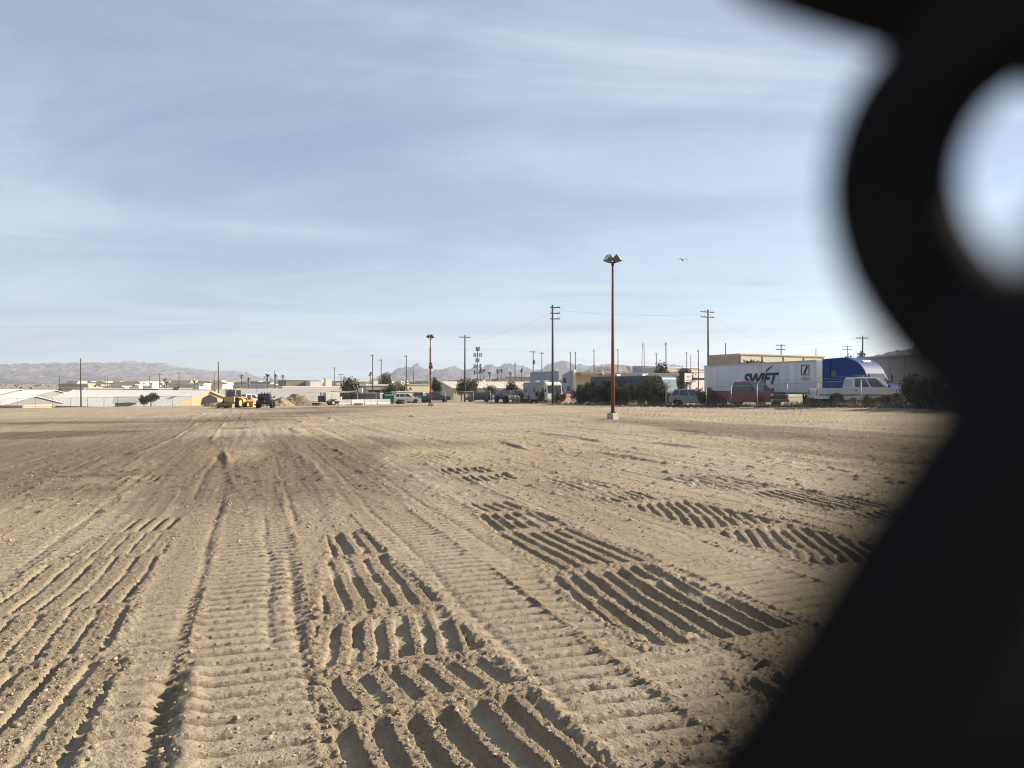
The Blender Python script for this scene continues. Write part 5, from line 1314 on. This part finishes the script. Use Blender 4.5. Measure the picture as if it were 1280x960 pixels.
tree(593, 476, 138, 2.2, 'olive small tree right of the centre pole foot', 2)
tree(614, 481, 138, 2.6, 'low green bush behind the yard fence', 1)
tree(697, 465, 130, 3.2, 'dark small tree beside the grey walled building', 0)
tree(830, 452, 175, 5.6, 'dark green tree over the motorhome roof', 0)
tree(854, 459, 160, 4.6, 'reddish olive tree above the small white sign', 2)
tree(942, 449, 122, 5.4, 'olive tree against the beige warehouse wall', 2)
tree(1071, 438.5, 130, 3.4, 'dark tree between the blue cab and the pole', 0)
tree(1056, 444, 135, 4.0, 'low dark tree left of the tree by the blue cab', 0)
tree(641, 476, 125, 3.0, 'dark shrubby tree behind the far end of the right fence', 0)

def palm_mesh(seed):
    r = random.Random(seed); mb = MB()
    for i in range(34):
        a = r.uniform(0, 6.283); e = r.uniform(-0.7, 1.2); L = r.uniform(1.2, 1.7)
        d = Vector((math.cos(a) * math.cos(e), math.sin(a) * math.cos(e), math.sin(e))); s = Vector((-math.sin(a), math.cos(a), 0)) * 0.16
        p0 = Vector((0, 0, 0)); p1 = d * L * 0.55; p2 = d * L + Vector((0, 0, -0.45))
        mb.add([p0, p1 - s, p2, p1 + s], [(0, 1, 2, 3)])
    me = bpy.data.meshes.new('crown'); me.from_pydata(mb.v, [], mb.f); me.materials.append(m_leaf3); return me
PM = palm_mesh(2)
mbt = MB(); mbt.tube([(0, 0, 0), (0.02, 0, 0.5), (0, 0, 1.0)], [0.2, 0.17, 0.15], 7); PT = mbt.mesh('trunk'); PT.materials.append(m_bark)
def palm(px, ytop, Y, label, s=1.0):
    x = xat(px, Y); z0 = gz(x, Y); zt = EYE - (ytop - HOR) / FPX * Y
    t = thing('palm_tree', label, 'palm tree', (x, Y, z0), random.uniform(0, 6), 'distant palm trees')
    c = link_mesh('crown', PM, t); c.location = (0, 0, zt - z0 - 1.2 * s); c.scale = (s, s, s)
    k = link_mesh('trunk', PT, t); k.scale = (1, 1, zt - z0 - 1.2 * s)
for (px, yt, Y, lab, s) in [(334.5, 466, 280, 'largest distant palm above the black off-road vehicle', 1.5), (344.5, 467, 300, 'second palm right of the largest distant palm', 0.9), (353.5, 467.5, 310, 'third palm right of the largest distant palm', 1.0), (302, 467.5, 300, 'lone palm right above the yellow loader', 0.9), (311, 471, 290, 'short palm just right of the loader palm', 0.9),
                           (206, 472, 280, 'palm just right of the faint red building pole', 0.9), (208, 476, 250, 'lower palm beside the cream house', 0.9), (243, 474, 270, 'palm over the grey house', 1.2), (601, 459.5, 330, 'palm right of the antenna mast, left of two', 1.1), (605, 460.5, 330, 'palm right of the antenna mast, right of two', 1.1), (612, 463.5, 330, 'broad palm over the cream warehouse roof', 1.4), (622, 461, 330, 'tall palm over the cream warehouse roof', 1.0), (626.5, 460.5, 330, 'tall palm at the right of the warehouse palms', 1.1), (638, 464, 330, 'palm over the right end of the cream warehouse', 1.1), (652, 460, 300, 'palm over the small skyline house', 1.0), (463, 464, 320, 'palm beside the close pair of poles', 1.2)]:
    palm(px, yt, Y, lab, s)

# far scrub of the built-up plain that reads as one mass
def far_scrub():
    r = np.random.default_rng(77); mb = MB()
    for i in range(1500):
        Y = 200 * (9 ** r.random()); px = r.uniform(-60, 1200); x = xat(px, Y); z = gz(x, Y); w = r.uniform(1.0, 3.2); h = r.uniform(1.0, 3.6)
        for k in range(7):
            c = Vector((x + r.normal() * w * 0.45, Y + r.normal() * w * 0.4, z + h * r.uniform(0.15, 0.85))); s = r.uniform(0.35, 0.8)
            d1 = Vector(r.normal(size=3)).normalized() * s; d2 = Vector(r.normal(size=3)).normalized() * s
            mb.add([c - d1, c + d2, c + d1, c - d2], [(0, 1, 2, 3)])
    me = bpy.data.meshes.new('far_scrub'); me.from_pydata(mb.v, [], mb.f); me.materials.append(m_leaf2)
    tag(link_mesh('far_scrub', me), 'scattered low scrub over the far plain beyond the lot', 'scrub', kind='stuff')
far_scrub()
# far roofs too small to tell apart: a town that reads as one mass
def far_town():
    r = np.random.default_rng(5)
    groups = [(m_whitewall, []), (m_cream, []), (m_tanwall, [])]; mbs = [MB(), MB(), MB()]
    for i in range(420):
        Y = r.uniform(380, 1300); px = r.uniform(90, 1000); x = xat(px, Y); z = gz(x, Y); w = r.uniform(8, 20); d = r.uniform(6, 12); h = r.uniform(3, 5.5)
        mb = mbs[i % 3]; mb.box((x, Y, z + h / 2), (w, d, h), rz=r.uniform(-.3, .3)); mb.box((x, Y, z + h + 0.3), (w + 1, d + 1, 0.5), rz=0)
    for mb, (m, _), lab in zip(mbs, groups, ('white', 'cream', 'tan')):
        o = mb.build('far_town', m); tag(o, 'tiny %s houses of the far town below the mountains' % lab, 'town', kind='stuff')
far_town()
# ------------------------------------------------------------------ fences round the lot
def link_mat():
    m = bpy.data.materials.new('chain_link_mesh'); m.use_nodes = True; nt = m.node_tree; nt.nodes.clear(); N = nt.nodes.new; L = nt.links.new
    out = N('ShaderNodeOutputMaterial'); tr = N('ShaderNodeBsdfTransparent'); b = N('ShaderNodeBsdfPrincipled'); mx = N('ShaderNodeMixShader')
    b.inputs['Base Color'].default_value = (0.16, 0.16, 0.16, 1); b.inputs['Roughness'].default_value = 0.5; b.inputs['Metallic'].default_value = 0.4
    uv = N('ShaderNodeUVMap'); sep = N('ShaderNodeSeparateXYZ'); L(uv.outputs[0], sep.inputs[0])
    res = []
    for op in ('ADD', 'SUBTRACT'):
        a = N('ShaderNodeMath'); a.operation = op; L(sep.outputs[0], a.inputs[0]); L(sep.outputs[1], a.inputs[1])
        s = N('ShaderNodeMath'); s.operation = 'MULTIPLY'; s.inputs[1].default_value = 1 / 0.072; L(a.outputs[0], s.inputs[0])
        f = N('ShaderNodeMath'); f.operation = 'FRACT'; L(s.outputs[0], f.inputs[0])
        l = N('ShaderNodeMath'); l.operation = 'LESS_THAN'; l.inputs[1].default_value = 0.075; L(f.outputs[0], l.inputs[0]); res.append(l.outputs[0])
    k = N('ShaderNodeMath'); k.operation = 'MAXIMUM'; L(res[0], k.inputs[0]); L(res[1], k.inputs[1])
    L(k.outputs[0], mx.inputs[0]); L(tr.outputs[0], mx.inputs[1]); L(b.outputs[0], mx.inputs[2]); L(mx.outputs[0], out.inputs[0])
    return m
m_link = link_mat()
m_galvp = mat('weathered_fence_post', (0.36, 0.36, 0.35), 0.6, metal=0.3, var=0.25, vscale=4)
m_brownp = mat('brown_fence_post', (0.10, 0.085, 0.07), 0.8, var=0.2)
def link_fence(label, pts, H, post_m, arms=False, rail=True, r=0.03, thick_rail=0.02):
    p0 = Vector(pts[0]); t = thing('chain_link_fence', label, 'fence', p0)
    loc = [Vector(p) - p0 for p in pts]
    for i, p in enumerate(loc):
        q = MB().cyl(p + Vector((0, 0, -0.3)), p + Vector((0, 0, H)), r, n=8).build('post', post_m, t, True)
        if arms:
            nx = (loc[min(i + 1, len(loc) - 1)] - loc[max(i - 1, 0)]).normalized(); o = Vector((-nx.y, nx.x, 0))
            o = o if o.x > 0 else -o
            MB().cyl(p + Vector((0, 0, H - 0.02)), p + Vector((0, 0, H + 0.34)) + o * 0.30, r * 0.75, n=6).build('barb_arm', post_m, q)
    for a, b in zip(loc[:-1], loc[1:]):
        if rail: MB().cyl(a + Vector((0, 0, H - 0.04)), b + Vector((0, 0, H - 0.04)), thick_rail, n=6).build('top_rail', post_m, t, True)
        if arms:
            nx = (b - a).normalized(); o = Vector((-nx.y, nx.x, 0)); o = o if o.x > 0 else -o
            for k in (0.12, 0.22, 0.32):
                v = Vector((0, 0, H + k)) + o * (k * 0.85); MB().tube(sag(a + v, b + v, 0.004, 4), 0.006, 4).build('barbed_wire', post_m, t)
        me = bpy.data.meshes.new('mesh_panel'); me.from_pydata([a + Vector((0, 0, 0.03)), b + Vector((0, 0, 0.03)), b + Vector((0, 0, H - 0.05)), a + Vector((0, 0, H - 0.05))], [], [(0, 1, 2, 3)])
        L_ = (b - a).length; uvl = me.uv_layers.new(name='UVMap')
        for i, u in enumerate(((0, 0.03), (L_, 0.03), (L_, H - 0.05), (0, H - 0.05))): uvl.data[i].uv = u
        me.materials.append(m_link); link_mesh('mesh_panel', me, t)
    return t
# right fence: runs away to the left
pts = []
for px in (1300, 1238, 1182, 1128, 1076, 1023, 984, 946.5, 914, 883):
    Y = fence_line(px); x = xat(px, Y); pts.append((x, Y, gz(x, Y)))
link_fence('galvanised chain link fence with barbed arms before the trucks on the right', pts, 1.85, m_galvp, arms=True, r=0.035)
pp = thing('wooden_post', 'tan wooden post at the right end of the tall hedge', 'post', (xat(833, fence_line(833)), fence_line(833), gz(xat(833, fence_line(833)), fence_line(833))))
MB().box((0, 0, 1.0), (0.14, 0.14, 2.3)).build('post', m_tanwall, pp, bevel=0.01)
MB().box((0.35, -0.08, 1.25), (0.9, 0.05, 0.10)).build('cross_board', m_tanwall, pp)
# yard fence in the middle distance
pts = []
for px, Y in ((400, 116), (424, 116), (447, 116.5), (470, 117), (493, 117), (516, 117.5), (538, 118), (556.5, 118), (570, 115), (592, 117), (613, 118), (636, 117), (652, 113)):
    x = xat(px, Y); pts.append((x, Y, gz(x, Y)))
link_fence('grey chain link yard fence behind the farther lamp post', pts, 1.9, m_galvp, r=0.035)
# left fence on the lot edge
pts = []
for px in (-70, -47, -24, 0, 21.5, 44, 65.6, 88.5, 109.5, 130, 147, 170, 192.6, 215.5, 239):
    x = xat(px, 125.5); pts.append((x, 125.5, gz(x, 125.5)))
link_fence('thin dark wire fence along the left edge of the lot', pts, 1.75, m_brownp, r=0.03)

# earth heaps
m_heap = mat('heaped_soil', (0.27, 0.212, 0.145), 0.95, var=0.35, vscale=1.5, bump=1.0, bscale=14, spec=0.1)
def heap(label, px, Y, w, d, h, seed, name='dirt_mound', n=44):
    x0 = xat(px, Y); z0 = gz(x0, Y)
    g = np.linspace(-1, 1, n); U, V = np.meshgrid(g, g)
    rr = np.clip(1 - np.hypot(U, V) ** 1.6, 0, 1)
    Z = h * rr * (1 + 0.55 * fbm(U * 2.2 + seed, V * 2.2, 4, seed)) + 0.20 * fbm(U * 7, V * 7, 4, seed + 1) * (rr > 0) - 0.06
    P = np.stack([U * w / 2, V * d / 2, Z], -1).reshape(-1, 3)
    idx = np.arange(n * n).reshape(n, n); q = np.stack([idx[:-1, :-1], idx[:-1, 1:], idx[1:, 1:], idx[1:, :-1]], -1).reshape(-1, 4)
    me = bpy.data.meshes.new(name); me.from_pydata(P.tolist(), [], q.tolist()); me.shade_smooth(); me.materials.append(m_heap)
    o = link_mesh(name, me); o.location = (x0, Y, z0); tag(o, label, 'dirt mound'); return o
heap('tan dirt mound right of the black off-road vehicle', 368, 112, 8.5, 5, 1.75, 3)
heap('low dirt heap at the left foot of the larger mound', 350, 109, 4.5, 4, 1.3, 5)
heap('dirt heap in front of the yellow gable', 272, 116, 5.0, 4, 0.8, 8)
heap('low dirt bank behind the yellow loader', 288, 112, 5.0, 4, 1.1, 9)

# clutter by the yard fence: dark pallets and tyres
m_junk = mat('dark_scrap', (0.05, 0.047, 0.043), 0.85, var=0.5, vscale=4)
def pallet_stack(px, Y, n, label):
    t = thing('pallet_stack', label, 'pallets', gpt(px, Y), random.uniform(-.3, .3), 'pallet stacks by the yard')
    for k in range(n):
        for j in range(5): MB().box((-0.5 + 0.25 * j, 0, 0.14 + k * 0.15), (0.12, 1.1, 0.03)).build('slat', m_junk if k % 2 else m_tanwall, t)
        for s in (-0.5, 0, 0.5): MB().box((0, s, 0.07 + k * 0.15), (1.15, 0.09, 0.10)).build('bearer', m_junk, t)
pallet_stack(396, 109, 3, 'pallet stack left of the boxy service trailer')
pallet_stack(448, 104, 2, 'low pallet stack in front of the white barriers')
pallet_stack(501, 113, 5, 'pallet stack right of the green skip')
pickup('dark old pickup parked behind the farther lamp post', gpt(545, 124), R(10), mat('dull_green_paint', (0.05, 0.075, 0.065), 0.6, var=0.3), L=5.0)
pickup('pale old pickup left of the farther lamp post', gpt(522, 126), R(175), mat('primer_grey_paint', (0.42, 0.40, 0.37), 0.7, var=0.3), L=4.9)
hatchback('parked_car', 'silver car beside the pallet stack at the yard fence', 'car', gpt(508, 119), R(20), mat('silver_car_paint', (0.50, 0.50, 0.50), 0.35, var=0.1, coat=0.3))
hatchback('parked_car', 'dark car behind the yard fence near the centre trees', 'car', gpt(598, 126), R(190), m_blackpaint)
jeep('dark off-road vehicle at the left end of the right fence', gpt(632, 108), R(-60), mat('dark_grey_paint', (0.06, 0.06, 0.06), 0.5, var=0.3))
pickup('grey pickup beside the shaded flank of the white motorhome', gpt(645, 111), R(-62), mat('dusty_grey_paint', (0.26, 0.25, 0.23), 0.6, var=0.3), L=5.2)
bl = thing('boom_lift', 'white boom arm stretching above the white barriers', 'boom lift', gpt(418, 128), R(2))
MB().box((0, 0, 0.8), (2.4, 1.6, 0.9)).build('chassis', m_white, bl, bevel=0.05)
for sx in (-0.8, 0.8):
    for sy in (-1, 1): wheel(bl, sx, sy * 0.85, 0.4, 0.26, m_dark, sy)
MB().tube([(0, 0, 1.2), (-0.6, 0, 2.2), (2.2, 0, 2.05), (4.4, 0, 2.35)], [0.16, 0.16, 0.14, 0.10], 8).build('boom', m_white, bl)
MB().box((4.7, 0, 2.4), (0.7, 0.9, 0.8)).build('basket', m_white, bl, bevel=0.03)

# bird
bd = MB(); bd.tube([(-0.16, 0, 0), (-0.05, 0, 0.02), (0.08, 0, 0.01), (0.2, 0, 0)], [0.01, 0.05, 0.05, 0.01], 8)
bird = thing('bird', 'dark bird gliding in the sky right of the nearest lamp post', 'bird', at(853.5, 325.5, 60), R(100))
bd.build('body', m_black, bird, True)
for s in (-1, 1):
    MB().add([(0.10, 0, 0.01), (-0.08, 0, 0.01), (-0.10, s * 0.22, 0.15), (0.06, s * 0.24, 0.17), (-0.12, s * 0.48, 0.0), (-0.02, s * 0.46, 0.03)], [(0, 1, 2, 3), (3, 2, 4, 5)]).build('wing', m_black, bird)
MB().add([(-0.14, 0, 0.0), (-0.30, 0.06, 0), (-0.30, -0.06, 0)], [(0, 1, 2)]).build('tail', m_black, bird)

# haze
hz = MB().box((-500, 2900, 140), (17000, 6400, 360)).build('haze', None) if False else None
me = MB().box((-500, 3000, 130), (17000, 6500, 340)).mesh('haze')
hz = link_mesh('haze', me); hz['kind'] = 'stuff'; hz['label'] = 'thin pale haze over the far plain and mountains'; hz['category'] = 'haze'
mh = bpy.data.materials.new('thin_haze'); mh.use_nodes = True; nt = mh.node_tree; nt.nodes.clear()
o_ = nt.nodes.new('ShaderNodeOutputMaterial'); pv = nt.nodes.new('ShaderNodeVolumePrincipled')
pv.inputs['Color'].default_value = (0.74, 0.84, 1.0, 1); pv.inputs['Density'].default_value = 0.00014; pv.inputs['Anisotropy'].default_value = 0.2
nt.links.new(pv.outputs[0], o_.inputs['Volume']); me.materials.append(mh); hz.display_type = 'WIRE'
